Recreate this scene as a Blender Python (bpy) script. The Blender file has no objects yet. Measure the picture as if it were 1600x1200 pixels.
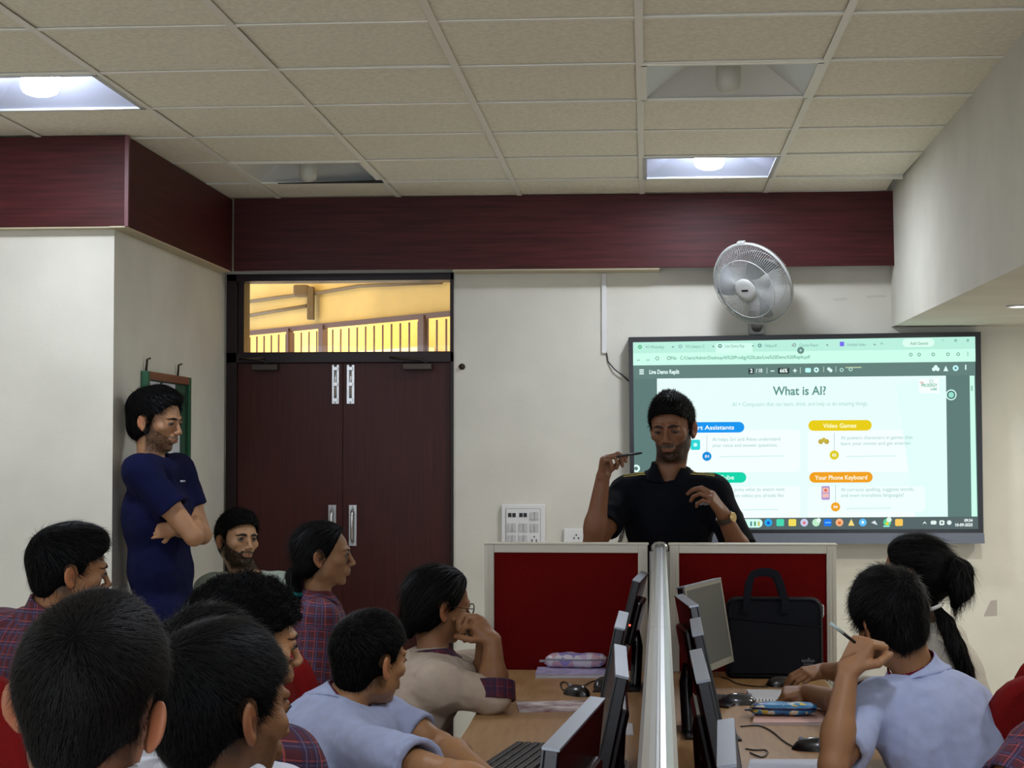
import bpy, bmesh, math, random
import numpy as np
from math import sin, cos, pi, radians, atan2, sqrt
from mathutils import Vector, Matrix
random.seed(7)
SC = bpy.context.scene
COL = SC.collection
# ---------------------------------------------------------------- camera
F, YAW, PIT, ROLL, EYE = 2716.4, .07723, .0382, -.0006, 1.52
_cy, _sy, _cp, _sp = cos(YAW), sin(YAW), cos(PIT), sin(PIT)
_f = np.array([-_sy*_cp, _cy*_cp, _sp]); _r = np.array([_cy, _sy, 0.]); _u = np.cross(_r, _f)
_r, _u = cos(ROLL)*_r + sin(ROLL)*_u, -sin(ROLL)*_r + cos(ROLL)*_u
CAMP = np.array([0, 0, EYE])
cam = bpy.data.cameras.new('camera'); camo = bpy.data.objects.new('camera', cam); COL.objects.link(camo)
cam.sensor_fit = 'HORIZONTAL'; cam.sensor_width = 36; cam.lens = F/1600*36
cam.clip_start = .05; cam.clip_end = 100
camo.matrix_world = Matrix(((_r[0], _u[0], -_f[0], 0), (_r[1], _u[1], -_f[1], 0), (_r[2], _u[2], -_f[2], EYE), (0, 0, 0, 1)))
SC.camera = camo
def _ray(x, y): return _f + _r*(x-800)/F - _u*(y-600)/F
def aY(x, y, Y): d = _ray(x, y); return CAMP + d*(Y/d[1])
def aZ(x, y, Z): d = _ray(x, y); return CAMP + d*((Z-EYE)/d[2])
def aX(x, y, X): d = _ray(x, y); return CAMP + d*(X/d[0])
# ---------------------------------------------------------------- materials
def lin(c):
    return tuple((v/255/12.92 if v/255 <= .04045 else ((v/255+.055)/1.055)**2.4) for v in c)
MATS = {}
def mat(name, rgb=(128, 128, 128), rough=.6, metal=0, spec=.5, noise=0, nscale=20, bump=0, bscale=200, emit=None, estr=1,
        coat=0, sheen=0, ramp=None, stretch=None, alpha=None, trans=0, sss=0, detail=4):
    if name in MATS: return MATS[name]
    m = bpy.data.materials.new(name); m.use_nodes = True; nt = m.node_tree; b = nt.nodes['Principled BSDF']
    c = lin(rgb); b.inputs['Base Color'].default_value = (*c, 1)
    b.inputs['Roughness'].default_value = rough; b.inputs['Metallic'].default_value = metal
    b.inputs['Specular IOR Level'].default_value = spec
    if coat: b.inputs['Coat Weight'].default_value = coat; b.inputs['Coat Roughness'].default_value = .15
    if sheen: b.inputs['Sheen Weight'].default_value = sheen; b.inputs['Sheen Roughness'].default_value = .5
    if trans: b.inputs['Transmission Weight'].default_value = trans
    if sss:
        b.inputs['Subsurface Weight'].default_value = sss; b.inputs['Subsurface Radius'].default_value = (.012, .005, .003); b.inputs['Subsurface Scale'].default_value = .5
    tc = nt.nodes.new('ShaderNodeTexCoord')
    def mapped(sc):
        mp = nt.nodes.new('ShaderNodeMapping'); nt.links.new(tc.outputs['Object'], mp.inputs[0])
        mp.inputs['Scale'].default_value = stretch or (1, 1, 1)
        n = nt.nodes.new('ShaderNodeTexNoise'); n.inputs['Scale'].default_value = sc; n.inputs['Detail'].default_value = detail
        nt.links.new(mp.outputs[0], n.inputs['Vector']); return n
    if noise:
        n = mapped(nscale); r = nt.nodes.new('ShaderNodeValToRGB'); nt.links.new(n.outputs['Fac'], r.inputs[0])
        lo = ramp[0] if ramp else tuple(max(0, v*(1-noise)) for v in rgb); hi = ramp[1] if ramp else tuple(min(255, v*(1+noise)) for v in rgb)
        r.color_ramp.elements[0].position = .3; r.color_ramp.elements[1].position = .7
        r.color_ramp.elements[0].color = (*lin(lo), 1); r.color_ramp.elements[1].color = (*lin(hi), 1)
        nt.links.new(r.outputs[0], b.inputs['Base Color'])
    if bump:
        n = mapped(bscale); bp = nt.nodes.new('ShaderNodeBump'); bp.inputs['Strength'].default_value = bump; bp.inputs['Distance'].default_value = .002
        nt.links.new(n.outputs['Fac'], bp.inputs['Height']); nt.links.new(bp.outputs[0], b.inputs['Normal'])
    if emit is not None:
        b.inputs['Emission Color'].default_value = (*lin(emit), 1); b.inputs['Emission Strength'].default_value = estr
        if estr: b.inputs['Base Color'].default_value = (0, 0, 0, 1); b.inputs['Specular IOR Level'].default_value = .2
    MATS[name] = m; return m
# ---------------------------------------------------------------- tagging
def tag(o, label=None, cat=None, group=None, kind=None):
    if label: o['label'] = label
    if cat: o['category'] = cat
    if group: o['group'] = group
    if kind: o['kind'] = kind
    return o
def empty(name, loc=(0, 0, 0), rz=0, label=None, cat=None, group=None, kind=None):
    o = bpy.data.objects.new(name, None); o.empty_display_size = .1; COL.objects.link(o)
    o.location = [float(v) for v in loc]; o.rotation_euler = (0, 0, rz)
    return tag(o, label, cat, group, kind)
# ---------------------------------------------------------------- mesh builder
class MB:
    def __init__(s): s.bm = bmesh.new(); s.mi = 0; s.M = Matrix.Identity(4)
    def _fin(s, verts, faces, sm=False):
        for v in verts: v.co = s.M @ v.co
        for f in faces: f.material_index = s.mi; f.smooth = sm
    def box(s, x0, y0, z0, x1, y1, z1, bev=0, rot=None):
        r = bmesh.ops.create_cube(s.bm, size=1); vs = r['verts']
        for v in vs: v.co = Vector(((x0+x1)/2+v.co.x*(x1-x0), (y0+y1)/2+v.co.y*(y1-y0), (z0+z1)/2+v.co.z*(z1-z0)))
        fs = list({f for v in vs for f in v.link_faces})
        if bev:
            es = list({e for v in vs for e in v.link_edges})
            rr = bmesh.ops.bevel(s.bm, geom=es, offset=bev, segments=2, affect='EDGES', profile=.5)
            fs = list({f for f in rr['faces']} | {f for f in fs if f.is_valid})
            vs = list({v for f in fs for v in f.verts}); fs = list({f for v in vs for f in v.link_faces})
        if rot is not None:
            for v in vs: v.co = rot @ v.co
        s._fin(vs, fs); return s
    def loft(s, rings, closed=True, caps=True, sm=True):
        R = [[s.bm.verts.new(s.M @ Vector(p)) for p in ring] for ring in rings]; n = len(R[0])
        for a, b in zip(R[:-1], R[1:]):
            for i in range(n if closed else n-1):
                j = (i+1) % n
                f = s.bm.faces.new((a[i], a[j], b[j], b[i])); f.material_index = s.mi; f.smooth = sm
        if caps and closed:
            for q in (R[0][::-1], R[-1]):
                f = s.bm.faces.new(q); f.material_index = s.mi
        return s
    def tube(s, pts, r, n=8, caps=True, flat=1):
        pts = [Vector([float(c) for c in p]) for p in pts]; rings = []
        rr = r if hasattr(r, '__len__') else [r]*len(pts)
        t = (pts[1]-pts[0]).normalized(); up = Vector((0, 0, 1)) if abs(t.z) < .9 else Vector((1, 0, 0)); nx = t.cross(up).normalized()
        for i, p in enumerate(pts):
            a = pts[max(0, i-1)]; b = pts[min(len(pts)-1, i+1)]; t = (b-a).normalized()
            nx = (nx - t*nx.dot(t)).normalized(); ny = t.cross(nx)
            rings.append([p + nx*cos(2*pi*k/n)*rr[i] + ny*sin(2*pi*k/n)*rr[i]*flat for k in range(n)])
        return s.loft(rings, caps=caps)
    def lathe(s, prof, n=24, c=(0, 0, 0), axis='z', sm=True):
        c = Vector(c); rings = []
        for r, h in prof:
            r = max(r, 1e-5)
            if axis == 'z': rings.append([c+Vector((r*cos(2*pi*k/n), r*sin(2*pi*k/n), h)) for k in range(n)])
            elif axis == 'y': rings.append([c+Vector((r*cos(2*pi*k/n), h, -r*sin(2*pi*k/n))) for k in range(n)])
            else: rings.append([c+Vector((h, r*cos(2*pi*k/n), r*sin(2*pi*k/n))) for k in range(n)])
        return s.loft(rings, sm=sm)
    def poly(s, pts, thick=None, d=(0, 1, 0)):
        vs = [s.bm.verts.new(s.M @ Vector([float(c) for c in p])) for p in pts]; f = s.bm.faces.new(vs); f.material_index = s.mi
        if thick:
            o = (s.M.to_3x3() @ Vector(d))*thick; v2 = [s.bm.verts.new(v.co+o) for v in vs]
            g = s.bm.faces.new(v2[::-1]); g.material_index = s.mi; n = len(vs)
            for i in range(n):
                q = s.bm.faces.new((vs[i], v2[i], v2[(i+1) % n], vs[(i+1) % n])); q.material_index = s.mi
        return s
    def sphere(s, c, r, n=16, sc=(1, 1, 1)):
        rr = bmesh.ops.create_uvsphere(s.bm, u_segments=n, v_segments=max(6, n//2), radius=r)
        for v in rr['verts']: v.co = Vector((v.co.x*sc[0], v.co.y*sc[1], v.co.z*sc[2])) + Vector([float(q) for q in c])
        s._fin(rr['verts'], {f for v in rr['verts'] for f in v.link_faces}, True); return s
    def build(s, name, mats, parent=None, loc=None, rot=None, bevel=0):
        bmesh.ops.recalc_face_normals(s.bm, faces=s.bm.faces)
        me = bpy.data.meshes.new(name); s.bm.to_mesh(me); s.bm.free()
        for m in (mats if isinstance(mats, (list, tuple)) else [mats]): me.materials.append(m)
        o = bpy.data.objects.new(name, me); COL.objects.link(o)
        if parent: o.parent = parent
        if loc is not None: o.location = [float(v) for v in loc]
        if rot is not None: o.rotation_euler = rot
        if bevel:
            md = o.modifiers.new('b', 'BEVEL'); md.width = bevel; md.segments = 2; md.limit_method = 'ANGLE'
        return o
def copy_tree(o, parent=None):
    c = o.copy(); COL.objects.link(c); c.parent = parent
    for ch in list(o.children): copy_tree(ch, c)
    return c
def rotmesh(o, R):
    o.matrix_world = R
# ================================================================ THE ROOM
CEIL = EYE + 1.2534; GX, GY, T = -.6185, 5.0149, .6
W = 8.65; PY = 8.483; PZ = 2.412; SX = -2.125; PX = -2.06; LY = 6.80
m_wall = mat('cream_painted_wall', (216, 213, 200), .8, noise=.03, nscale=3, bump=.25, bscale=90)
m_wallside = m_wall
m_tile = mat('ceiling_tile', (238, 232, 212), .9, noise=.04, nscale=60, bump=.6, bscale=160)
m_tee = mat('ceiling_rail', (240, 236, 222), .5)
m_void = mat('ceiling_void_shade', (20, 18, 16), .9)  # near-black paints the shade of the space above the tiles
m_pelmet = mat('mahogany_laminate', (64, 24, 26), .5, noise=1, nscale=6, spec=.22, ramp=((54, 17, 18), (80, 30, 30)), stretch=(.6, .6, 12))
m_door = mat('door_laminate', (62, 28, 23), .45, spec=.25, noise=1, nscale=6, ramp=((54, 20, 17), (70, 29, 24)), stretch=(14, 14, .5))
m_frame = mat('dark_door_frame', (30, 12, 14), .4, spec=.3)
m_steel = mat('brushed_steel', (200, 200, 200), .3, metal=.9)
m_dsteel = mat('dark_bronze_metal', (70, 62, 56), .45, metal=.7)
m_white = mat('white_plastic', (222, 222, 220), .4)
m_black = mat('black_plastic', (18, 18, 20), .4)
m_floor = mat('floor_tile', (196, 188, 172), .4, noise=.08, nscale=4)
mb = MB(); mb.box(-4.6, -3.2, -.1, 4.2, W+.2, 0); tag(mb.build('floor', m_floor), kind='structure')
# back wall with the doorway
DL, DR = aY(355, 500, W)[0], aY(709, 500, W)[0]; DT = aY(530, 428, W)[2]
mb = MB(); mb.box(DR, W, 0, 4.2, W+.15, CEIL+.2); mb.box(DL, W, DT, DR, W+.15, CEIL+.2); mb.box(-2.4, W, 0, DL, W+.15, CEIL+.2)
tag(mb.build('wall_back', m_wall), kind='structure')
mb = MB(); mb.box(-4.6, LY, 0, SX, W+.15, CEIL+.2); tag(mb.build('wall_left', m_wall), kind='structure')
mb = MB(); mb.box(-4.7, -3.2, 0, -4.6, LY, CEIL+.2); tag(mb.build('wall_far_left', m_wall), kind='structure')
mb = MB(); mb.box(4.2, -3.2, 0, 4.3, W+.15, CEIL+.2); tag(mb.build('wall_right', m_wall), kind='structure')
# bulkhead along the right
b0, b1 = aY(1393, 511, W), np.array([1.15, 5.42, 2.085])
z1 = b1[2] + (b1[2]-b0[2])/(b1[1]-b0[1])*(-3.2-b1[1])*.25
x1 = b1[0]
mb = MB()
pr0 = [(b0[0], W, b0[2]), (b0[0]-.01, W, CEIL+.1), (4.2, W, CEIL+.1), (4.2, W, b0[2])]
pr1 = [(x1, b1[1], b1[2]), (1.135, b1[1], CEIL+.1), (4.2, b1[1], CEIL+.1), (4.2, b1[1], b1[2])]
pr2 = [(1.13, -3.2, z1), (1.12, -3.2, CEIL+.1), (4.2, -3.2, CEIL+.1), (4.2, -3.2, z1)]
mb.loft([pr0, pr1, pr2], sm=False); tag(mb.build('trim_1', m_wall), kind='structure')
# ceiling: individual lay-in tiles drawn on one surface, rails below
special = {(1, 4), (1, 1), (-3, 1), (-2, 4), (2, 5), (-2, -4), (1, -4), (-5, -4), (1, -9), (-2, -9), (-5, -7), (-5, 1), (-4, -2)}
lit = {(1, 4), (-3, 1), (1, -4), (-2, -9), (-5, -4)}
off = {(1, 1), (-2, 4), (-4, -2)}
mb = MB(); g = .011
for i in range(-7, 4):
    for j in range(-14, 7):
        if (i, j) in lit or (i, j) in off or (i, j) == (2, 5): continue
        x, y = GX+i*T, GY+j*T
        if x > 1.2 and True: continue
        if y > W: continue
        zz = CEIL+.004+random.random()*.003; t1, t2 = [random.uniform(-.0025, .0025) for _ in range(2)]
        x2 = min(x+T-g, 1.2); y2 = min(y+T-g, W)
        pts = [(x+g, y+g, zz), (x2, y+g, zz+t1), (x2, y2, zz+t2), (x+g, y2, zz)]
        mb.poly(pts, .012, (0, 0, 1))
tag(mb.build('ceiling', m_tile), kind='structure')
mb = MB(); mb.box(-4.7, -3.2, CEIL+.25, 1.25, W+.1, CEIL+.3)
tag(mb.build('ceiling_slab', m_void), kind='structure')
mb = MB()
for i in range(-7, 4):
    x = GX+i*T
    if x < 1.15: mb.box(x-.0125, -3.2, CEIL-.002, x+.0125, PY, CEIL+.001); mb.box(x-.002, -3.2, CEIL, x+.002, PY, CEIL+.03)
for j in range(-13, 7):
    y = GY+j*T
    if y < PY and j != 5 : mb.box(-4.6, y-.0115, CEIL-.001, 1.15, y+.0115, CEIL+.002); mb.box(-4.6, y-.002, CEIL, 1.15, y+.002, CEIL+.03)
y = GY+5*T; mb.box(-4.6, y-.0115, CEIL-.001, GX+2*T, y+.0115, CEIL+.002); mb.box(-4.6, y-.002, CEIL, GX+2*T, y+.002, CEIL+.03)
mb.poly([(GX+2*T, y-.0115, CEIL), (1.17, y-.0115, CEIL-.012), (1.17, y+.0115, CEIL-.012), (GX+2*T, y+.0115, CEIL)], .003, (0, 0, -1))
mb.poly([(GX+2*T, y, CEIL), (1.17, y, CEIL-.012), (1.17, y, CEIL+.04), (GX+2*T, y, CEIL+.04)], .002, (0, 1, 0))
tag(mb.build('trim_2', m_tee), kind='structure')
mb = MB(); x, y = GX+2*T, GY+5*T   # the lifted last tile by the bulkhead
mb.poly([(x+g, y+.02, CEIL+.004), (1.16, y+.05, CEIL+.034), (1.16, PY, CEIL+.004), (x+g, PY, CEIL+.004)], .012, (0, 0, 1))
mb.build('ceiling_loose_tile', m_tile)
bpy.data.objects['ceiling_loose_tile'].parent = bpy.data.objects['ceiling']
def area(name, loc, rot, sx, sy, power, col, spread=None):
    l = bpy.data.lights.new(name, 'AREA'); l.shape = 'RECTANGLE'; l.size = sx; l.size_y = sy; l.energy = power; l.color = col
    o = bpy.data.objects.new(name, l); COL.objects.link(o); o.location = [float(v) for v in loc]; o.rotation_euler = rot; return o
def point(name, loc, power, col, r=.05):
    l = bpy.data.lights.new(name, 'POINT'); l.energy = power; l.color = col; l.shadow_soft_size = r
    o = bpy.data.objects.new(name, l); COL.objects.link(o); o.location = [float(v) for v in loc]; return o
# ceiling lights
m_reflon = mat('lit_fixture_reflector', (196, 202, 218), .38, metal=.35)  # copy for lit fixtures, the lamp's bluish light put into its colour
m_refl = mat('fixture_reflector', (205, 208, 205), .35, metal=.15)
m_bulbon = mat('lit_lamp', (255, 255, 255), emit=(225, 232, 255), estr=40)
m_bulboff = mat('frosted_lamp', (196, 194, 180), .4)
def fixture(i, j, on, label, lift=0):
    x, y = GX+i*T+.3, GY+j*T+.3
    t = empty('ceiling_light', (x, y, CEIL), 0, label, 'ceiling light', 'recessed square ceiling lights')
    mb = MB(); a, c, h = .288, .06, .13
    lo = [(-a, -a, .0), (a, -a, .0), (a, a, .0), (-a, a, .0)]; hi = [(-c, -c, h), (c, -c, h), (c, c, h), (-c, c, h)]
    mb.loft([lo, hi], sm=False, caps=False); mb.poly(hi)
    lo2 = [(-a, -a, .004), (a, -a, .004), (a, a, .004), (-a, a, .004)]; hi2 = [(-c-.01, -c-.01, h+.01), (c+.01, -c-.01, h+.01), (c+.01, c+.01, h+.01), (-c-.01, c+.01, h+.01)]
    mb.build('reflector', m_reflon if on else m_refl, t)
    mb = MB(); k = .012
    for s in ((-a-.006, -a-.006, a+.006, -a+k), (-a-.006, a-k, a+.006, a+.006), (-a-.006, -a, -a+k, a), (a-k, -a, a+.006, a)): mb.box(s[0], s[1], -.004, s[2], s[3], .004)
    mb.build('trim_frame', m_tee if not on else m_refl, t)
    mb = MB(); n = 32; rings = []; q_ = 1.6 if on else 1; dz_ = .03 if on else 0  # lit bulbs are enlarged so their shape stands for the wide glow
    prof = [(.02, .125), (.036, .12), (.04, .10), (.041, .0), (.04, -.012), (.034, -.028), (.02, -.037), (.001, -.04)]
    for r, z in prof: rings.append([(q_*r*(1+.045*(k % 2))*cos(2*pi*k/n), q_*r*(1+.045*(k % 2))*sin(2*pi*k/n), min(.127, z+dz_)) for k in range(n)])
    mb.loft(rings); mb.build('lamp_bulb', m_bulbon if on else m_bulboff, t)
    if on: l = area('ceiling_lamp', (x, y, CEIL-.012), (0, 0, 0), .2, .2, 15, (.86, .91, 1)); l.data.shape = 'DISK'
    return t
fixture(1, 4, True, 'lit recessed ceiling light near the maroon pelmet, above the wall fan')
fixture(-3, 1, True, 'lit recessed ceiling light at the left edge, above the white pillar')
fixture(1, -4, True, 'added unseen ceiling light over the near desks')  # this and the next two lit fixtures are unseen, added for room light
fixture(-2, -9, True, 'added unseen ceiling light at the back of the room')
fixture(-5, -4, True, 'added unseen ceiling light over the left aisle')
fixture(1, 1, False, 'unlit recessed ceiling light with frosted ribbed lamp, in front of the lit one')
fixture(-2, 4, False, 'unlit recessed ceiling light near the pelmet above the doors')
# dark strip that paints the shaded gap beside the unlit fixture
mb = MB(); x, y = GX-1*T, GY+5*T
mb.poly([(x-.5, y-.03, CEIL-.002), (x+.0, y-.09, CEIL-.004), (x+.0, y-.012, CEIL-.004), (x-.5, y-.012, CEIL-.002)], .002, (0, 0, -1))
tag(mb.build('gap_shade_strip', m_void), kind='structure')
# pelmets
mb = MB(); mb.box(PX+.016, PY, PZ, b0[0]-.004, PY+.018, CEIL); tag(mb.build('pelmet', m_pelmet, bevel=.002), 'long maroon wood grain pelmet boxing above the doors and screen', 'pelmet')
mb = MB(); mb.box(-4.59, 6.735, PZ-.0, PX-.0, 6.753, CEIL); mb.box(PX-.018, 6.753, PZ, PX, PY+.03, CEIL)
tag(mb.build('pelmet', m_pelmet, bevel=.002), 'maroon wood grain pelmet boxing wrapped around the white pillar corner', 'pelmet')
mb = MB(); mb.box(PX-.003, 6.728, PZ-.002, PX+.012, 6.745, CEIL); tag(mb.build('trim_4', mat('maroon_edge_strip', (104, 52, 56), .4)), kind='structure')
mb = MB(); mb.box(SX, 6.735, PZ-.006, PX, PY, PZ); mb.box(-4.6, 6.74, PZ-.006, SX, LY, PZ)
mb.box(DR+.01, PY+.01, PZ-.008, aY(1031, 424, PY)[0], W, PZ); tag(mb.build('trim_5', mat('pelmet_underside', (190, 178, 150), .7)), kind='structure')
# ---------------------------------------------------------------- double door with transom
D = empty('door_1', ((DL+DR)/2, W, 0), kind='structure')
def dx(px, py=560): return aY(px, py, W)[0]-(DL+DR)/2
def dz(py, px=530): return aY(px, py, W)[2]
w2 = (DR-DL)/2; fz = dz(428); lz = dz(567); g0, g1 = dz(550), dz(439)
mb = MB()
mb.box(-w2, -.02, 0, -w2+.055, .13, fz, .003); mb.box(w2-.017, -.02, 0, w2, .13, fz, .003); mb.box(-w2, -.02, g1, w2, .13, fz, .003); mb.box(-w2, -.02, lz, w2, .13, g0, .003)
mb.box(dx(372), .0, g0, dx(381), .13, g1); mb.build('door_frame', m_frame, D)
xm = dx(536)
mb = MB(); mb.box(xm-.03, .036, 0, xm+.03, .05, lz); mb.box(-w2, .036, 0, w2, .05, .02); mb.build('light_block_strip', m_frame, D)  # unseen strips added behind the leaves to block leaking corridor light
mb = MB(); mb.box(dx(381), .04, g0, w2-.017, .046, g1)
m_glass = mat('pane_glass', (255, 255, 255), .02, trans=1); m_glass.node_tree.nodes['Principled BSDF'].inputs['IOR'].default_value = 1.3
mb.build('transom_glass', m_glass, D)
xm = dx(536)
for side in (0, 1):
    mb = MB(); xa, xb = (-w2+.055, xm-.0006) if side == 0 else (xm+.0006, w2-.017)
    mb.box(xa, .0, .01, xb, .035, lz, .002); lf = mb.build('door_leaf', m_door, D)
    for (py0, py1, nm) in ((570, 631, 'tower_bolt'), (789, 853, 'pull_handle')):
        px = (519, 530) if side == 0 else (542, 554)
        if nm == 'pull_handle': px = (514, 526) if side == 0 else (546, 558)
        mb = MB(); x0, x1_ = dx(px[0]), dx(px[1]); z0, z1_ = dz(py1), dz(py0); xc = (x0+x1_)/2
        mb.box(x0, -.004, z0, x1_, 0, z1_, .001)
        if nm == 'pull_handle': mb.tube([(xc, -.004, z1_-.02), (xc, -.035, z1_-.04), (xc, -.035, z0+.04), (xc, -.004, z0+.02)], .008)
        else:
            mb.tube([(xc, -.012, z1_), (xc, -.012, z0+.02)], .006)
            for q in (.1, .5, .9): mb.box(xc-.012, -.02, z0+(z1_-z0)*q-.008, xc+.012, 0, z0+(z1_-z0)*q+.008)
        for q in (.03, .97): mb.sphere((xc, -.005, z0+(z1_-z0)*q), .004, 8)
        mb.build(nm, m_steel, lf)
    c0, c1 = (397, 437) if side == 0 else (631, 677)
    mb = MB(); mb.box(dx(c0), -.06, dz(579), dx(c1), 0, dz(569), .004)
    ax = dx(c1-8 if side else c0+24); mb.tube([(ax, -.04, dz(569)), (ax-.03, -.05, dz(563)), (ax-.14, -.05, dz(561)), (dx(610 if side else 415), -.03, dz(559))], .006)
    mb.build('door_closer', m_dsteel, lf)
mb = MB(); c = aY(722, 573, W); mb.lathe([(.016, 0), (.016, -.006), (.010, -.008), (.009, -.02), (.001, -.021)], 16, (c[0], W, c[2]), 'y')
tag(mb.build('wall_hook', m_dsteel), 'small dark round hook stub on the wall beside the double door', 'hook')
# ---------------------------------------------------------------- corridor beyond the transom
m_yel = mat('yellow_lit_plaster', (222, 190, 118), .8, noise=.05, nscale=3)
m_rail = mat('brown_grille_paint', (92, 56, 34), .5)
P0 = aY(700, 490, 9.6); dr = Vector((-.707, .707, 0)); nn = Vector((.707, .707, 0))
C0 = Vector((P0[0], P0[1], 0)); zr = P0[2]
R45 = Matrix(((dr.x, nn.x, 0), (dr.y, nn.y, 0), (0, 0, 1))).to_4x4()
def L45(u, v, z): return C0 + dr*u + nn*v + Vector((0, 0, z))
mb = MB(); mb.M = Matrix.Translation(C0) @ R45
mb.box(-1.2, 0, zr+.01, 5.5, .012, 4.2)
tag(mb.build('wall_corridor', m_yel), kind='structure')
mb = MB(); mb.M = Matrix.Translation(C0) @ R45; mb.box(-1.2, -4, 3.6, 5.5, 3.2, 3.7); tag(mb.build('ceiling_corridor', m_yel), kind='structure')
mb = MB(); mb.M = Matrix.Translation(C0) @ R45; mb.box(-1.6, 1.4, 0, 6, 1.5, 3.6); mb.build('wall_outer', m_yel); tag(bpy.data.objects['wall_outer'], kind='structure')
mb = MB(); mb.M = Matrix.Translation(C0) @ R45; mb.box(1.9, 1.25, 0, 3.2, 1.39, zr-.05)
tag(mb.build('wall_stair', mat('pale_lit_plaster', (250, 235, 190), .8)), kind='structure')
G = empty('window_grille', C0, label='brown metal grille with thin upright bars in the yellow corridor beyond the transom', cat='grille')
mb = MB(); mb.M = R45; mb.box(-1.2, -.02, zr-.018, 5.5, .0, zr+.012); mb.box(-1.2, -.02, 1.0, 5.5, 0, 1.05); mb.build('top_rail', m_rail, G)
for px in (664, 507, 455):
    # solve u for the pixel
    best = min((abs(((lambda q: 800+F*((q-CAMP)@_r)/((q-CAMP)@_f))(np.array(L45(u/400, 0, zr))))-px), u/400) for u in range(-400, 2200))[1]
    k = .024 if px != 455 else .012
    mb = MB(); mb.M = R45; mb.box(best-k, -.03, 1.0, best+k, .01, zr); mb.build('post', m_rail, G)
u = -1.1
while u < 3.4:
    mb = MB(); mb.M = R45; mb.box(u-.004, -.012, 1.04, u+.004, -.004, zr-.03); mb.build('bar', m_rail, G); u += .085
m_cond = mat('grey_conduit', (120, 100, 70), .6)
def onwall(px, py):   # point of the corridor wall seen at a pixel
    d = _ray(px, py); n3 = np.array(nn); t = ((np.array(C0)-CAMP)@n3)/(d@n3); return CAMP+d*(t*.995)
mb = MB(); mb.tube([onwall(384, 472), onwall(440, 464), onwall(500, 457), onwall(560, 447), onwall(690, 441)], .012, 6); mb.tube([onwall(384, 494), onwall(430, 486), onwall(480, 478)], .012, 6)
tag(mb.build('conduit_pipe', m_cond), 'thin grey conduit pipes running along the yellow corridor wall', 'pipe')
mb = MB(); p = onwall(487, 470); mb.box(p[0]-.02, p[1]-.05, onwall(487, 500)[2], p[0]+.02, p[1], onwall(487, 449)[2], .004); q = onwall(478, 452); mb.box(q[0]-.06, q[1]-.1, q[2]-.05, q[0]+.03, q[1], q[2]+.02, .01)
tag(mb.build('wall_bracket', m_cond), 'small dark bracket lamp holder fixed on the yellow corridor wall', 'bracket')
point('corridor_lamp', L45(1.2, -.9, 2.9), 13, (1, .76, .38), .15)
point('outer_wall_fill_lamp', L45(.4, .8, 2.6), 48, (1, .80, .42), .15)  # this lamp and the next are added to brighten the outer wall
point('outer_wall_fill_lamp', L45(3.2, .7, 2.6), 62, (1, .82, .46), .15)
# ---------------------------------------------------------------- notice board on the side wall
y0, y1 = aX(220, 600, SX)[1], aX(288, 640, SX)[1]; zt, zb = aX(250, 584, SX)[2], aX(280, 736, SX)[2]-.02
N = empty('notice_board', (SX, (y0+y1)/2, zb), label='green framed notice board with pinned papers on the side wall behind the standing man', cat='notice board')
hy = (y1-y0)/2; H = zt-zb
mb = MB(); mb.box(.002, -hy, 0, .012, hy, H); mb.build('board', mat('board_green', (40, 74, 56), .8), N)
mb = MB(); mb.box(.002, -hy, H-.035, .03, hy, H, .003); mb.box(.002, -hy, 0, .03, hy, .03, .003); mb.mi = 1; mb.box(.002, -hy-.004, 0, .032, -hy+.03, H, .003); mb.box(.002, hy-.03, 0, .032, hy+.004, H, .003)
mb.build('frame', [mat('brown_wood_frame', (112, 66, 44), .5), mat('green_frame', (30, 86, 56), .5)], N)
for yy, zz, ww, hh in ((-hy*.55, H*.62, .16, .20), (hy*.1, H*.66, .2, .22), (hy*.35, H*.12, .19, .26), (-hy*.5, .05, .18, .2)):
    mb = MB(); mb.box(.013, yy-ww/2, zz, .015, yy+ww/2, min(zz+hh, H-.04)); mb.build('pinned_paper', mat('paper', (206, 208, 214), .8), N)
for yy in (-hy+.04, hy*.55):
    mb = MB(); mb.tube([(.01, yy, H-.01), (.015, yy, H+.05), (.03, yy, H+.055)], .005, 6); mb.build('hook', m_dsteel, N)
# ---------------------------------------------------------------- trunking, cables, switches on the back wall
xa = aY(944, 480, W)[0]
mb = MB(); mb.box(xa-.012, W-.015, aY(944, 552, W)[2], xa+.012, W, PZ-.01, .002)
tag(mb.build('cable_trunking', m_white), 'white vertical cable trunking running down the wall left of the big screen', 'trunking')
mb = MB(); mb.tube([aY(947, 548, W-.006), aY(950, 565, W-.006), aY(960, 577, W-.02), aY(972, 586, W-.02), aY(984, 597, W-.02)], .0035, 6)
tag(mb.build('cable', m_black), 'thin black cable from the white trunking to the edge of the screen', 'cable')
m_sw = mat('switch_white', (226, 226, 224), .35); m_swl = mat('switch_line', (120, 120, 118), .5)
p0, p1 = aY(784, 788, W), aY(852, 866, W)
S = empty('switch_board', ((p0[0]+p1[0])/2, W, p1[2]), label='large white modular switch board with rows of rocker switches above the red partition', cat='switch board')
hw = (p1[0]-p0[0])/2; hh = p0[2]-p1[2]
mb = MB(); mb.box(-hw, -.022, 0, hw, 0, hh, .004); mb.build('surround', m_sw, S)
mb = MB(); mb.box(-hw+.022, -.024, .02, hw-.022, -.021, hh-.02); mb.build('inner_plate', m_swl, S)
mb = MB(); mb.box(-hw+.024, -.027, .022, hw-.024, -.023, hh-.022, .001); mb.build('module_plate', m_sw, S)
cw = (2*hw-.05)/3; rh = .058
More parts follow.
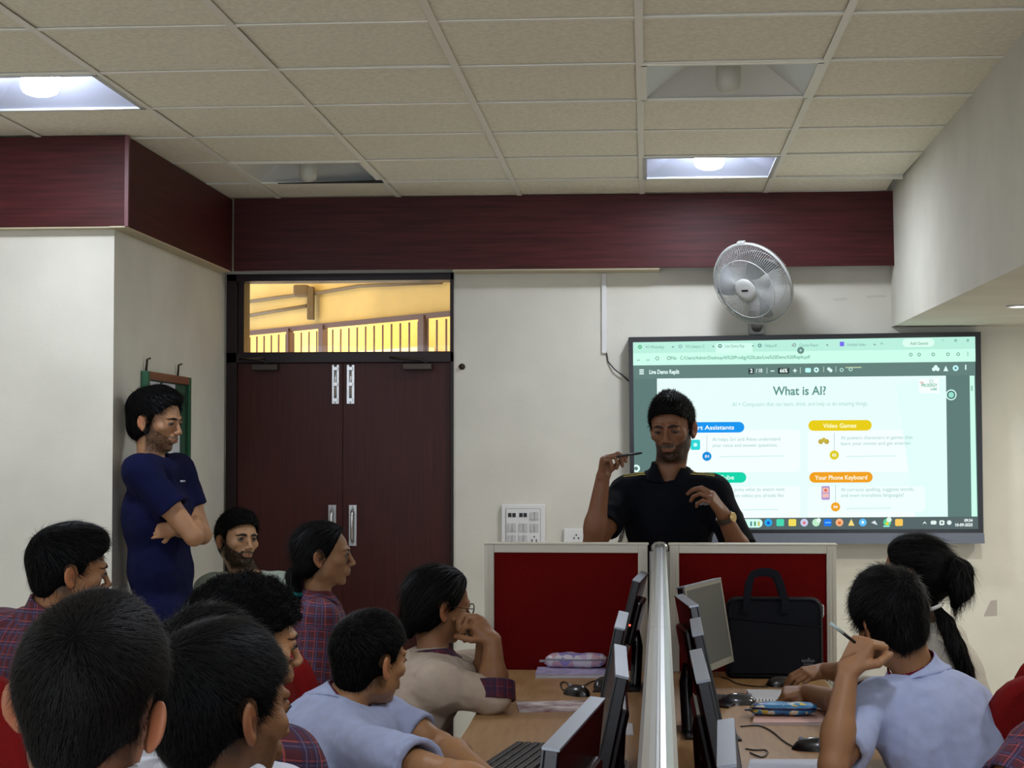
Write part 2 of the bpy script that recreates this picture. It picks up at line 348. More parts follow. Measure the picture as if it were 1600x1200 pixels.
for r_ in range(3):
    for c_ in range(3):
        cx = -hw+.025+cw*(c_+.5); cz = hh-.055-r_*rh
        if r_ == 0 and c_ < 2:
            mb = MB(); mb.box(cx-.019, -.029, cz-.007, cx-.002, -.026, cz+.013); mb.box(cx+.002, -.029, cz-.007, cx+.019, -.026, cz+.013); mb.build('usb_port', m_black, S)
        elif r_ == 2 and c_ == 2:
            mb = MB(); mb.mi = 0; mb.box(cx-.02, -.029, cz-.022, cx+.02, -.026, cz+.022, .001); mb.mi = 1
            for a_, b_ in ((0, .012), (-.011, -.004), (.011, -.004), (-.011, -.012), (.011, -.012)): mb.box(cx+a_-.003, -.031, cz+b_-.003, cx+a_+.003, -.028, cz+b_+.003)
            mb.build('socket', [m_sw, m_black], S)
        else:
            for q in (-.011, .011):
                mb = MB(); mb.box(cx+q-.0095, -.033, cz-.02, cx+q+.0095, -.026, cz+.02, .002); mb.build('rocker_switch', mat('rocker_grey', (196, 196, 194), .35), S)
p0, p1 = aY(881, 826, W), aY(913, 866, W)
S = empty('wall_socket', ((p0[0]+p1[0])/2, W, p1[2]), label='small white wall socket plate beside the presenter elbow', cat='socket')
hw = (p1[0]-p0[0])/2; hh = p0[2]-p1[2]
mb = MB(); mb.box(-hw, -.02, 0, hw, 0, hh, .003); mb.build('plate', m_sw, S)
mb = MB()
for a_, b_ in ((0, .012), (-.011, -.004), (.011, -.004)): mb.box(.012+a_-.003, -.022, hh-.046+b_, .012+a_+.003, -.019, hh-.038+b_)
mb.build('socket_holes', m_black, S)
mb = MB()
for k in range(4):
    pts = []
    for t in range(13):
        a = t/12; pts.append(aY(966+k*3+8*sin(a*pi*1.1+k*.5), 800+a*(62-4*k), W-.008-.002*k))
    mb.tube(pts, .0022, 6)
tag(mb.build('hanging_cable', m_black), 'loose black cables hanging on the wall behind the presenter elbow', 'cable')
mb = MB(); c = aY(1548, 950, W); mb.poly([(c[0]-.035, W-.001, c[2]-.04), (c[0]+.03, W-.001, c[2]-.035), (c[0]+.03, W-.001, c[2]+.04), (c[0]-.0, W-.001, c[2]+.035)], .0008, (0, -1, 0))
tag(mb.build('tape_patch', mat('old_tape', (178, 170, 160), .5)), 'small greyish patch of old tape on the wall right of the girl', 'tape')
c = aZ(1592, 480, 2.10)
DLt = empty('downlight', (c[0], c[1], b0[2]-.018), label='small bright round downlight under the right bulkhead', cat='downlight')
mb = MB(); mb.lathe([(.05, 0), (.055, -.006), (.04, -.008), (.04, -.002)], 24); mb.build('ring', m_white, DLt)
mb = MB(); mb.lathe([(.04, -.004), (.001, -.005)], 24); mb.build('lens', mat('downlight_lens', emit=(255, 250, 240), estr=12), DLt)
for k_, (mx_, my_, mw_, mh_) in enumerate(((1352, 462, 30, 2.5), (1405, 470, 44, 2), (1442, 466, 16, 5), (1300, 466, 22, 3))):
    a_ = aY(mx_, my_, W-.0006); b_ = aY(mx_+mw_, my_+mh_, W-.0006)
    mb = MB(); mb.poly([(a_[0], W-.0006, a_[2]), (b_[0], W-.0006, a_[2]+.004), (b_[0]+.01, W-.0006, b_[2]), (a_[0]+.012, W-.0006, b_[2]-.003)], .0004, (0, 1, 0)); o_ = mb.build('wall_smudge', mat('grey_scuff', (205, 202, 190), .85), bpy.data.objects['wall_back'])
# ---------------------------------------------------------------- wall fan
m_fan = mat('fan_white_plastic', (165, 166, 162), .4); m_fanw = mat('fan_wire', (172, 174, 172), .4, metal=.1)
fc = Vector(aY(1177, 443, 8.28)); FN = empty('wall_fan', Vector(aY(1182, 505, W)), label='white wall mounted fan with round wire cage above the screen', cat='fan')
base = FN.location.copy()
ax = Vector((-.52, -.70, -.47)).normalized()       # the way the fan blows
up = Vector((0, 0, 1)); rt = ax.cross(up).normalized(); up = rt.cross(ax)
RM = Matrix(((rt.x, ax.x, up.x, 0), (rt.y, ax.y, up.y, 0), (rt.z, ax.z, up.z, 0), (0, 0, 0, 1)))
RF = .204
TM = Matrix.Translation(fc-base) @ RM
def cage(front):
    mb = MB(); mb.M = TM
    n = 120; d = 1 if front else -1; dep = .075 if front else .06
    for k in range(n):
        a = 2*pi*k/n; pts = []
        for r_, h_ in ((RF, 0), (RF*.99, .35), (RF*.93, .62), (RF*.8, .82), (RF*.6, .93), (.055, 1.0)): pts.append((r_*cos(a), d*dep*h_, r_*sin(a)))
        mb.tube(pts, .0014, 3, caps=False)
    for r_, h_ in ((RF*.72, .88),): mb.tube([(r_*cos(2*pi*k/48), d*dep*h_, r_*sin(2*pi*k/48)) for k in range(49)], .002, 6, caps=False)
    return mb
o = cage(True).build('front_cage', m_fanw, FN); o = cage(False).build('rear_cage', m_fanw, FN)
mb = MB(); mb.M = TM; mb.tube([(RF*cos(2*pi*k/64), 0, RF*sin(2*pi*k/64)) for k in range(65)], .007, 8, caps=False); mb.box(-.02, -.01, RF-.004, .02, .012, RF+.014, .003); mb.build('rim', m_fan, FN)
mb = MB(); mb.M = TM; mb.lathe([(.001, .082), (.035, .082), (.05, .08), (.058, .074), (.06, .066), (.05, .06)], 40, axis='y'); hub = mb.build('cage_badge', m_fan, FN)
mb = MB(); mb.M = TM; mb.box(-.018, .081, -.004, .018, .0835, .004); mb.build('badge_mark', m_black, hub)
for k in range(3):
    mb = MB(); mb.M = TM; rings = []
    for t in range(7):
        r_ = .03+.145*t/6; a0 = 2*pi*k/3+.3*t/6; wd = .5-.02*t
        rings.append([(r_*cos(a0+q*wd), .02-.035*q, r_*sin(a0+q*wd)) for q in (-1, -.5, 0, .5, 1)])
    mb.loft(rings, closed=False); mb.build('blade', mat('fan_blade', (110, 114, 118), .4), FN)
mb = MB(); mb.M = TM; mb.lathe([(.001, -.19), (.03, -.188), (.055, -.17), (.062, -.13), (.062, -.06), (.05, -.04), (.02, -.03)], 28, axis='y'); mb.build('motor_housing', m_fan, FN)
j = TM @ Vector((0, -.12, -.05))
mb = MB(); mb.tube([j, j+Vector((.0, .06, -.10)), Vector((0, -.06, -.0)), Vector((0, -.02, -.02))], [.03, .025, .025, .03], 12); mb.build('bracket_arm', m_fan, FN)
mb = MB(); mb.box(-.04, -.03, -.06, .04, 0, .06, .008); mb.build('wall_plate', m_fan, FN)
mb = MB(); c = aY(1178, 505, W); mb.box(c[0]-.006, W-.01, aY(1178, 530, W)[2], c[0]+.006, W, base.z-.05)
tag(mb.build('cable_trunking', m_white), 'short white conduit between the wall fan and the screen', 'trunking')
# ---------------------------------------------------------------- interactive display
TY = 8.555
o1, o2, o3 = aY(982, 526, TY), aY(1532, 519, TY), aY(1536, 833, TY)
TV = empty('interactive_display', ((o1[0]+o3[0])/2, W, 0), label='large black framed display showing a What is AI slide', cat='screen')
TVX = TV.location.x
def q2(px, py):      # content point of the picture plane, in the display's own frame
    p = aY(px, py, TY); return Vector((p[0]-TVX, TY-W, p[2]))
cor = [q2(982, 527), q2(1532, 518.5), q2(1536.5, 833), q2(985, 834.5)]
inn = [q2(989, 535), q2(1523.5, 526), q2(1528.5, 826.5), q2(992, 828)]
mb = MB(); mb.poly([c+Vector((0, .002, 0)) for c in cor], .09, (0, 1, 0)); mb.build('housing', m_black, TV)
mb = MB()
for a in range(4):
    b = (a+1) % 4; mb.poly([cor[a]+Vector((0, -.006, 0)), cor[b]+Vector((0, -.006, 0)), inn[b]+Vector((0, -.006, 0)), inn[a]+Vector((0, -.006, 0))], .012, (0, 1, 0))
mb.build('bezel', mat('glossy_black_bezel', (10, 10, 14), .25), TV)
bb = [q2(984, 833.5), q2(1537, 832.5), q2(1538, 849), q2(985, 850)]
mb = MB(); mb.poly([c+Vector((0, -.012, 0)) for c in bb], .07, (0, 1, 0)); mb.build('bottom_bar', mat('grey_speaker_bar', (110, 116, 128), .4, metal=.3), TV)
# picture on the panel: one mesh, one emission material per ink
inks = []
ES = 1.0
def ink(rgb, k=1.0):
    key = ('screen_%d_%d_%d_%d' % (*rgb, int(k*100)))
    for i, m in enumerate(inks):
        if m.name.startswith(key): return i
    inks.append(mat(key, emit=rgb, estr=k*ES)); return len(inks)-1
scb = bmesh.new(); _lay = [0]
def addpoly(pts, rgb, k=1.0):
    _lay[0] += 1; off_ = -.0006-.00002*_lay[0]
    f = scb.faces.new([scb.verts.new(q2(*p)+Vector((0, off_, 0))) for p in pts]); f.material_index = ink(rgb, k)
def rect(x0, y0, x1, y1, rgb, k=1.0, skew=-.012):
    addpoly([(x0, y1+skew*(x0-1250)), (x1, y1+skew*(x1-1250)), (x1, y0+skew*(x1-1250)), (x0, y0+skew*(x0-1250))], rgb, k)
def pill(x0, y0, x1, y1, rgb, r=None, skew=-.006, k=1.0):
    r = r or (y1-y0)/2; pts = []
    for cx, cy, a0 in ((x1-r, y1-r, 0), (x0+r, y1-r, 90), (x0+r, y0+r, 180), (x1-r, y0+r, 270)):
        for t in range(7): a = radians(a0+t*15); x_, y_ = cx+r*cos(a), cy+r*sin(a); pts.append((x_, y_+skew*(x_-(x0+x1)/2)))
    addpoly(pts, rgb, k)
def disc(cx, cy, r, rgb, ir=0, k=1.0):
    if not ir: addpoly([(cx+r*cos(2*pi*t/24), cy+r*sin(2*pi*t/24)) for t in range(24)], rgb, k)
    else:
        for t in range(24):
            a, b = 2*pi*t/24, 2*pi*(t+1)/24
            addpoly([(cx+ir*cos(a), cy+ir*sin(a)), (cx+r*cos(a), cy+r*sin(a)), (cx+r*cos(b), cy+r*sin(b)), (cx+ir*cos(b), cy+ir*sin(b))], rgb, k); _lay[0] -= 1
def text(s, cx, cy, wpx, rgb, hpx=None, bold=0, skew=-.008, k=1.0):
    cu = bpy.data.curves.new('t', 'FONT'); cu.body = s; cu.size = 1; cu.offset = bold; cu.resolution_u = 3
    ob = bpy.data.objects.new('t', cu); COL.objects.link(ob); dg = bpy.context.evaluated_depsgraph_get(); me = bpy.data.meshes.new_from_object(ob.evaluated_get(dg))
    xs = [v.co.x for v in me.vertices]; x0, x1_ = min(xs), max(xs); sc = wpx/(x1_-x0); sy = sc if hpx is None else hpx
    _lay[0] += 1; off_ = -.0006-.00002*_lay[0]; vs = []
    for v in me.vertices:
        x_ = cx+(v.co.x-(x0+x1_)/2)*sc; y_ = cy-(v.co.y-.34)*sy; vs.append(scb.verts.new(q2(x_, y_+skew*(x_-cx))+Vector((0, off_, 0))))
    for p in me.polygons:
        try: f = scb.faces.new([vs[i] for i in p.vertices]); f.material_index = ink(rgb, k)
        except ValueError: pass
    bpy.data.objects.remove(ob); bpy.data.curves.remove(cu); bpy.data.meshes.remove(me)
K = 1.0
addpoly([(989, 590), (1524, 580), (1528.5, 826.5), (992, 828)], (92, 122, 118))
addpoly([(989, 535), (1523.5, 526), (1524, 545), (989, 552)], (186, 240, 222))      # tab strip
addpoly([(989, 552), (1524, 545), (1524, 565), (989, 571)], (205, 255, 236))      # address bar
pill(1118, 536, 1176, 552, (212, 255, 240), 3); pill(1410, 529, 1460, 542, (220, 255, 240))
addpoly([(989, 571), (1524, 565), (1524, 586), (989, 592)], (98, 128, 122))       # document toolbar
addpoly([(1026.5, 591.5), (1478, 587), (1481, 808), (1027, 811)], (232, 255, 252))   # slide
addpoly([(1515, 587), (1522.5, 587), (1527, 807), (1518, 807)], (205, 255, 236))
rect(1517, 606, 1520, 614, (150, 200, 180))
for x0, x1_ in ((1070, 1240), (1262, 1450)):
    for y0 in (672, 760): pill(x0, y0, x1_+10, y0+66, (244, 255, 254), 6)
addpoly([(1400, 600), (1478, 592), (1481, 808), (1430, 808)], (226, 254, 251))
pill(1262, 760, 1445, 800, (240, 255, 253), 6)
text('What is AI?', 1249, 610.5, 83, (96, 146, 140), 19, .02)
text('AI = Computers that can learn, think, and help us do amazing things.', 1250, 631, 212, (168, 212, 204), 9, 0)
pill(1064, 659.5, 1163, 676, (0, 148, 240)); text('Smart Assistants', 1109, 668, 76, (240, 255, 255), 9.5, .02)
pill(1263, 656.5, 1362, 673, (232, 205, 0)); text('Video Games', 1312, 665, 52, (255, 255, 200), 9.5, .02)
pill(1064, 738, 1166, 754.5, (0, 212, 170)); text('YouTube', 1126, 746, 42, (210, 255, 240), 9.5, .02)
pill(1264.5, 737.5, 1363.5, 754, (240, 160, 20)); text('Your Phone Keyboard', 1314, 746, 82, (255, 250, 220), 9.5, .02)
TC = (160, 204, 194)
text('AI helps Siri and Alexa understand', 1166, 686, 106, TC, 8); text('your voice and answer questions.', 1164, 695.5, 102, TC, 8)
text('AI powers characters in games that', 1370, 683.5, 112, TC, 8); text('learn your moves and get smarter.', 1369, 692.5, 110, TC, 8)
text('AI picks what to watch next', 1182, 764.5, 88, TC, 8); text('from videos you already like.', 1184, 774, 84, TC, 8)
text('AI corrects spelling, suggests words,', 1371, 764.5, 114, TC, 8); text('and even translates languages!', 1363, 773.5, 98, TC, 8)
for x_, y_, c_, s_ in ((1104.5, 713, (0, 140, 220), '01'), (1303.5, 711, (222, 205, 20), '02'), (1110, 800, (0, 200, 160), '03'), (1305.5, 792, (240, 165, 30), '04')):
    rect(x_-.4, y_-34, x_+.4, y_-7, (170, 200, 196)); disc(x_, y_, 7.2, c_); text(s_, x_, y_, 6.5, (255, 255, 255), 6, .02)
for x0, x1_, y_ in ((1124, 1226, 711.5), (1322, 1400, 713.5), (1160, 1216, 795), (1322, 1392, 795)): rect(x0, y_, x1_, y_+1.2, (200, 240, 232))
pill(1079, 687, 1094, 703, (40, 214, 214), 2.5); disc(1086.5, 695, 3, (200, 255, 255))
disc(1282.5, 690, 4, (190, 170, 60)); disc(1291.5, 690, 4, (190, 170, 60)); rect(1282, 687, 1292, 691, (200, 180, 60)); rect(1284.5, 684.5, 1289.5, 687, (200, 180, 60))
pill(1283.5, 759.5, 1296.5, 781, (176, 150, 206), 2); rect(1285, 762.5, 1295, 770, (238, 190, 180)); rect(1285, 771.5, 1295, 778, (238, 190, 186)); disc(1290, 766, 2.2, (226, 90, 90))
pill(1436, 592, 1467, 614.5, (246, 255, 255), 2); text('PRODIGY', 1452, 602, 25, (90, 180, 140), 7, .02); text('LABS', 1459, 608, 10, (60, 180, 150), 4.5, .03); text('THE', 1440, 598, 6, (200, 90, 90), 4, .02); disc(1455, 596, 3, (160, 210, 200), 2)
text('Live Demo Replit', 1038, 581, 47, (230, 255, 248), 9, .03); 
for y_ in (578, 581, 584): rect(999, y_-.9, 1006, y_+.9, (230, 255, 248), 1, 0)
rect(1169.5, 575, 1178, 583.5, (34, 48, 50)); text('2', 1174, 579.5, 4.2, (240, 255, 250), 8.5, .03); text('/ 10', 1186, 579, 10, (235, 255, 248), 8, .03)
rect(1198, 574, 1198.8, 583, (200, 225, 215)); rect(1204, 578.5, 1210, 580, (235, 255, 248)); rect(1215.5, 574.5, 1233, 583.5, (34, 48, 50)); text('66%', 1224.5, 579, 12, (240, 255, 250), 8.5, .03)
rect(1239, 578.3, 1245, 579.8, (235, 255, 248)); rect(1241.2, 576, 1242.8, 582, (235, 255, 248)); rect(1250, 574, 1250.8, 583, (200, 225, 215))
pill(1258, 575, 1267, 582, (190, 255, 250), 2); disc(1275.5, 578, 4, (210, 255, 250)); disc(1275.5, 578, 1.6, (98, 128, 122)); rect(1286.5, 573, 1287.3, 582, (200, 225, 215)); disc(1295, 576.5, 2.6, (225, 255, 250)); disc(1298, 579, 2.6, (225, 255, 250)); rect(1305.5, 573, 1306.3, 582, (200, 225, 215)); disc(1315, 578, 3, (190, 235, 225), 1.8); disc(1329, 577, 3, (190, 235, 225), 1.8); rect(1321, 574.5, 1346, 576, (200, 215, 170))
disc(1459, 577, 3, (225, 255, 248)); disc(1465, 577, 3, (225, 255, 248)); disc(1462, 573.5, 3, (225, 255, 248)); addpoly([(1474, 580), (1481.5, 580), (1477.7, 571.5)], (225, 255, 248)); disc(1493, 575.3, 4.5, (200, 255, 255)); disc(1493, 575.3, 2, (98, 140, 150)); rect(1507.8, 573, 1509.8, 581, (225, 255, 248))
GR = (140, 190, 172)
for x_, s_, c_ in ((1007, 'VII WhatsApp', (60, 170, 110)), (1070, 'VII Udaipur C', (150, 190, 190)), (1132, 'Live Demo Rep', (70, 130, 120)), (1194, 'Help.pdf', (90, 140, 140)), (1248, 'Course Repor', (150, 170, 170)), (1322, 'Untitled video', (110, 110, 230))):
    y_ = 541-.012*(x_-1100); disc(x_-7, y_, 3, c_, 1.4); w_ = 30 if s_ != 'Help.pdf' else 19
    text(s_, x_+w_/2+1, y_, w_, (130, 178, 168), 6.5, .01); rect(x_+43, y_-1, x_+46, y_+1, (120, 160, 150), 1, 0)
pill(1312, 534, 1319, 541, (120, 110, 240), 1)
text('File   C:/Users/Admin/Desktop/AI%20Prodigy%20Labs/Live%20Demo%20Replit.pdf', 1157, 558.5, 217, (100, 158, 142), 7.5, .01)
disc(1027, 560, 3, (110, 150, 140), 2); disc(1045, 559.5, 3, (110, 150, 140), 2); rect(995, 559, 1000, 560.5, GR); rect(1010, 559, 1015, 560.5, GR)
disc(1251, 547.5, 5.5, (104, 140, 134)); rect(1249, 547, 1253, 548.2, (180, 230, 220)); rect(1250.4, 545.6, 1251.6, 549.6, (180, 230, 220))
text('+', 1377.5, 537, 5, GR, 9, .01); text('Add Gemini', 1436, 536.5, 28, (110, 160, 140), 6.5, .01)
for x_ in (1423, 1436, 1458, 1481, 1497): disc(x_, 554-.01*(x_-1440), 2.8, (110, 160, 145), 1.6)
disc(1512, 553, 1, GR); disc(1512, 550.5, 1, GR); disc(1512, 555.5, 1, GR); rect(1471, 534, 1475, 535, GR); rect(1491, 533, 1495, 537, GR); rect(1510, 533, 1514, 537, GR)
disc(1486, 617, 8.5, (205, 250, 240)); disc(1486, 617, 6.5, (60, 84, 82)); disc(1486, 617, 4.6, (150, 225, 205))
disc(994, 732, 6, (225, 255, 250), 3)
addpoly([(992, 810.5), (1528, 807), (1528.5, 826.5), (992, 828)], (84, 100, 102))   # task bar
pill(1100, 811, 1191.5, 824.5, (208, 255, 240)); 
for i_, c_ in enumerate(((80, 140, 140), (90, 150, 110), (200, 190, 90))): rect(1172+i_*6, 814, 1175+i_*6, 821, c_)
ic = [(1200.5, 'd', (30, 170, 235)), (1219, 's', (70, 215, 175)), (1238, 's', (240, 220, 90)), (1256.5, 'd', (200, 205, 235)), (1275, 'd', (190, 235, 200)), (1293, 's', (20, 120, 235)), (1311.5, 'd', (245, 180, 130)), (1330, 't', (250, 220, 130)), (1348, 'd', (90, 190, 250)), (1366, 'x', (220, 230, 235)), (1386, 'd', (90, 215, 150)), (1404.5, 's', (250, 200, 90))]
for x_, t_, c_ in ic:
    y_ = 816.5 if x_ < 1300 else 816.3
    if t_ == 'd': disc(x_, y_, 6, c_)
    elif t_ == 's': pill(x_-6, y_-5.5, x_+6, y_+5.5, c_, 2)
    elif t_ == 't': addpoly([(x_-5, y_+5), (x_+5, y_+5), (x_, y_-5.5)], c_)
    else: addpoly([(x_-5, y_), (x_+1, y_-3), (x_+5, y_+4), (x_-1, y_+2)], c_)
disc(1200.5, 817, 2.5, (10, 80, 190)); disc(1256.5, 817, 2.5, (225, 120, 130)); disc(1279, 813, 3.5, (230, 250, 240)); rect(1289, 816, 1298, 818, (120, 190, 255)); disc(1311.5, 817, 2.5, (225, 110, 50)); disc(1348, 816, 2.2, (230, 250, 255)); disc(1389, 812, 4, (225, 245, 235)); disc(1386, 818, 2.5, (240, 210, 60)); rect(1380, 823, 1390, 825, (150, 230, 220))
addpoly([(1441, 819), (1444.5, 814.5), (1448, 819), (1444.5, 817)], (235, 255, 250)); pill(1454, 813.5, 1463, 819.5, (225, 245, 240), 2); pill(1467.5, 813, 1475.5, 820.5, (225, 245, 240), 2); disc(1483, 816.5, 3.6, (225, 245, 240)); disc(1471.5, 816.5, 1.6, (84, 100, 102))
text('09:34', 1513, 813, 13, (245, 255, 252), 6.5, .03); text('10-09-2025', 1506, 820, 27, (245, 255, 252), 6.5, .03)
bmesh.ops.triangulate(scb, faces=[f for f in scb.faces if len(f.verts) > 4])
me = bpy.data.meshes.new('screen'); 
for f in scb.faces:
    f.normal_update()
    if f.normal.y > 0: f.normal_flip()
scb.to_mesh(me); scb.free()
for m in inks: me.materials.append(m)
o = bpy.data.objects.new('screen', me); COL.objects.link(o); o.parent = TV
# ---------------------------------------------------------------- daylight and settings
wd = bpy.data.worlds.new('world'); SC.world = wd; wd.use_nodes = True
wd.node_tree.nodes['Background'].inputs[0].default_value = (.80, .88, 1, 1); wd.node_tree.nodes['Background'].inputs[1].default_value = 2.75
SC.view_settings.view_transform = 'Standard'; SC.view_settings.look = 'None'; SC.view_settings.gamma = 1; SC.view_settings.exposure = 0
SC.cycles.use_denoising = True; SC.cycles.max_bounces = 6; SC.cycles.sample_clamp_indirect = 4

for k_, (x_, y_) in enumerate(((c[0], c[1]), (1.75, 5.0), (2.4, 7.6), (2.9, 5.6))):  # first serves the downlight; the others are unseen, added to brighten the right wall
    l = area('downlight_and_fill_lamp', (DLt.location.x if k_ == 0 else x_, DLt.location.y if k_ == 0 else y_, (b0[2] if k_ != 1 else 2.08)-.03), (0, 0, 0), .1, .1, 12, (1, .97, .90)); l.data.shape = 'DISK'
# ================================================================ PARTITIONS AND DESKS
m_fabric = mat('dark_red_fabric', (98, 9, 9), .95, spec=.1, noise=.1, nscale=300, bump=.4, bscale=900)
m_alu = mat('cream_powder_coat', (206, 202, 188), .4)
m_cap = mat('satin_aluminium', (196, 198, 198), .28, metal=.75)
m_desk = mat('light_oak_laminate', (190, 152, 106), .38, noise=1, nscale=5, ramp=((160, 122, 80), (178, 140, 96)), stretch=(14, 1, 14))
m_deskedge = mat('desk_edge_band', (214, 200, 172), .5)
BY = 6.21; DZ = .74; SP0, SP1 = .058-.013, .010   # spine centre at far and near end
def spx(y): return SP0 + (SP1-SP0)*(BY-y)/(BY-1.8)
TOPZ = aY(900, 848, BY)[2]
for nm, xa, xb, lab in (('l', aY(757, 900, BY)[0], aY(1012, 900, BY)[0], 'red fabric cross partition with cream frame, left of the aluminium spine'), ('r', aY(1046, 900, BY)[0], aY(1307, 900, BY)[0], 'red fabric cross partition with cream frame behind the black laptop bag')):
    P = empty('desk_partition', ((xa+xb)/2, BY, 0), label=lab, cat='partition'); w = (xb-xa)/2
    mb = MB(); mb.box(-w+.03, .008, .08, w-.03, .03, TOPZ-.033); mb.build('fabric_panel', m_fabric, P)
    mb = MB()
    for s_ in (-1, 1):
        mb.box(s_*w-(.034 if s_ > 0 else 0), 0, 0, s_*w+(.034 if s_ < 0 else 0), .045, TOPZ-.004, .003)
        mb.box(s_*(w-.012)-.001, -.002, 0, s_*(w-.012)+.001, .0, TOPZ-.02)
        mb.box(s_*(w-.024)-.001, -.002, 0, s_*(w-.024)+.001, .0, TOPZ-.02)
    mb.box(-w+.034, 0, TOPZ-.036, w-.034, .045, TOPZ-.004, .002); mb.box(-w+.034, 0, .05, w-.034, .045, .09)
    mb.build('frame', m_alu, P)
    mb = MB(); mb.box(-w-.004, -.004, TOPZ-.008, w+.004, .05, TOPZ, .003); mb.build('top_cap', m_alu, P)
# spine with a rounded aluminium cap
P = empty('desk_partition', (spx(4), 4, 0), label='long low partition spine with aluminium cap running toward the camera between the desks', cat='partition')
def spine_loft(prof, y0, y1):
    rings = []
    for y in (y0, y1): rings.append([(spx(y)+x-P.location.x, y-4, z) for x, z in prof])
    return rings
hw = .022
mb = MB(); mb.loft(spine_loft([(-hw+.006, .08), (hw-.006, .08), (hw-.006, TOPZ-.05), (-hw+.006, TOPZ-.05)], BY-.02, 1.45), sm=False); mb.build('fabric_panel', m_fabric, P)
mb = MB(); mb.loft(spine_loft([(-hw, .0), (hw, .0), (hw, .08), (-hw, .08)], BY-.02, 1.45), sm=False); mb.build('kick_rail', m_alu, P)
capp = [(-hw, TOPZ-.055), (hw, TOPZ-.055), (hw, TOPZ-.012), (hw-.005, TOPZ-.004), (hw-.013, TOPZ-.0005), (.003, TOPZ), (.0015, TOPZ-.0035), (-.0015, TOPZ-.0035), (-.003, TOPZ), (-hw+.013, TOPZ-.0005), (-hw+.005, TOPZ-.004), (-hw, TOPZ-.012)]
for y0, y1 in ((BY-.03, 3.272), (3.268, 1.45)):
    mb = MB(); mb.loft(spine_loft(capp, y0, y1), sm=False); mb.build('cap_rail', m_cap, P)
mb = MB(); c = (spx(BY)-P.location.x, BY-4-.0); mb.loft([[(c[0]+.037*cos(t*pi/8), c[1]+.024*sin(t*pi/8), z) for t in range(16)] for z in (0, TOPZ-.03)]); mb.lathe([(.030, TOPZ-.03), (.030, TOPZ-.01), (.02, TOPZ+.002), (.001, TOPZ+.006)], 16, (c[0], c[1], 0)); mb.build('end_post', m_cap, P)
XL, XR = -.505, .60
for nm, xa, xb, lab in (('l', XL, 0, 'long light wood worktop left of the aluminium spine'), ('r', 0, XR, 'long light wood worktop right of the aluminium spine')):
    P = empty('desk', ((xa+xb)/2, 4, 0), label=lab, cat='desk'); px_ = P.location.x
    mb = MB(); y0, y1 = 1.5, BY-.006
    def q(x, y): return (spx(y)+(-.025 if nm == 'l' else .025) if x == 0 else x)-px_
    mb.loft([[(q(xa, y), y-4, DZ-.025), (q(xb, y), y-4, DZ-.025), (q(xb, y), y-4, DZ), (q(xa, y), y-4, DZ)] for y in (y0, y1)], sm=False)
    mb.build('worktop', m_desk, P)
    xe = xa if nm == 'l' else xb; s_ = -1 if nm == 'l' else 1
    mb = MB(); mb.box(min(xe, xe+s_*.003)-px_, y0-4, DZ-.027, max(xe, xe+s_*.003)-px_, y1-4, DZ+.001); mb.build('edge_band', m_deskedge, P)
    for y in (1.6, 3.1, 4.6, 6.1):
        mb = MB(); mb.box((xa+.06 if nm == 'l' else .06)-px_, y-4-.012, 0, (-.06 if nm == 'l' else xb-.06)-px_, y-4+.012, DZ-.026); mb.build('support_panel', m_desk, P)
# ================================================================ MONITORS
m_mon = mat('monitor_black_plastic', (14, 14, 16), .32, coat=.3)
m_monsil = mat('monitor_silver_edge', (140, 146, 156), .35, metal=.5)
m_scr = mat('switched_off_screen', (30, 31, 32), .3, spec=.6)
m_scrg = mat('matte_grey_screen', (74, 76, 74), .45)
m_bez = mat('champagne_bezel', (150, 146, 136), .4, metal=.3)
def monitor(c, yaw, tilt, w, h, lab, silver=True, scr=None, bez=None, top=None, thick=.022, zb=None, group='desk monitors along the spine'):
    """c = (x, y) of the panel's top middle, screen faces +X turned by yaw, leaning back by tilt"""
    top = top or 1.108
    base = Vector((c[0]-(-sin(tilt)*h*.5)*cos(yaw)-.05*cos(yaw), c[1]-(-sin(tilt)*h*.5)*sin(yaw)-.05*sin(yaw), DZ))
    o = empty('monitor', base, yaw, lab, 'monitor', group)
    tc = Vector((c[0], c[1], top))-base; tc = Matrix.Rotation(-yaw, 3, 'Z') @ tc
    M = Matrix.Translation(tc) @ Matrix.Rotation(-tilt, 4, 'Y')
    mb = MB(); mb.M = M; mb.box(-thick, -w/2, -h, 0, w/2, -.001, .003); mb.box(-thick-.02, -w*.28, -h*.75, -thick+.002, w*.28, -h*.25, .008); mb.build('casing', m_mon, o)
    mb = MB(); mb.M = M
    e = .014; mb.box(0, -w/2, -e, .003, w/2, 0); mb.box(0, -w/2, -h, .003, w/2, -h+e*1.4); mb.box(0, -w/2, -h+e, .003, -w/2+e, -e); mb.box(0, w/2-e, -h+e, .003, w/2, -e); mb.build('bezel', bez or m_mon, o)
    mb = MB(); mb.M = M; mb.box(-.001, -w/2+e, -h+e*1.4, .0015, w/2-e, -e); mb.build('screen', scr or m_scr, o)
    if silver: mb = MB(); mb.M = M; mb.box(-thick-.001, -w/2-.001, -.004, .0035, w/2+.001, .0012, .0008); mb.build('top_edge', m_monsil, o)
    p = M @ Vector((-thick-.01, 0, -h*.62))
    mb = MB(); mb.tube([p, (p.x-.010, 0, p.z-.05), (p.x-.004, 0, .02), (p.x-.0, 0, .004)], [.018, .018, .018, .026], 12); mb.build('stand_neck', m_mon, o)
    mb = MB(); bx = p.x+.055; mb.loft([[(bx-.08, -.10, 0), (bx+.07, -.13, 0), (bx+.07, .13, 0), (bx-.08, .10, 0)], [(bx-.08, -.10, .008), (bx+.07, -.13, .006), (bx+.07, .13, .006), (bx-.08, .10, .008)]], sm=False); mb.build('stand_base', m_mon, o)
    return o
TZ = 1.108
def pt(px, py): return aZ(px, py, TZ)
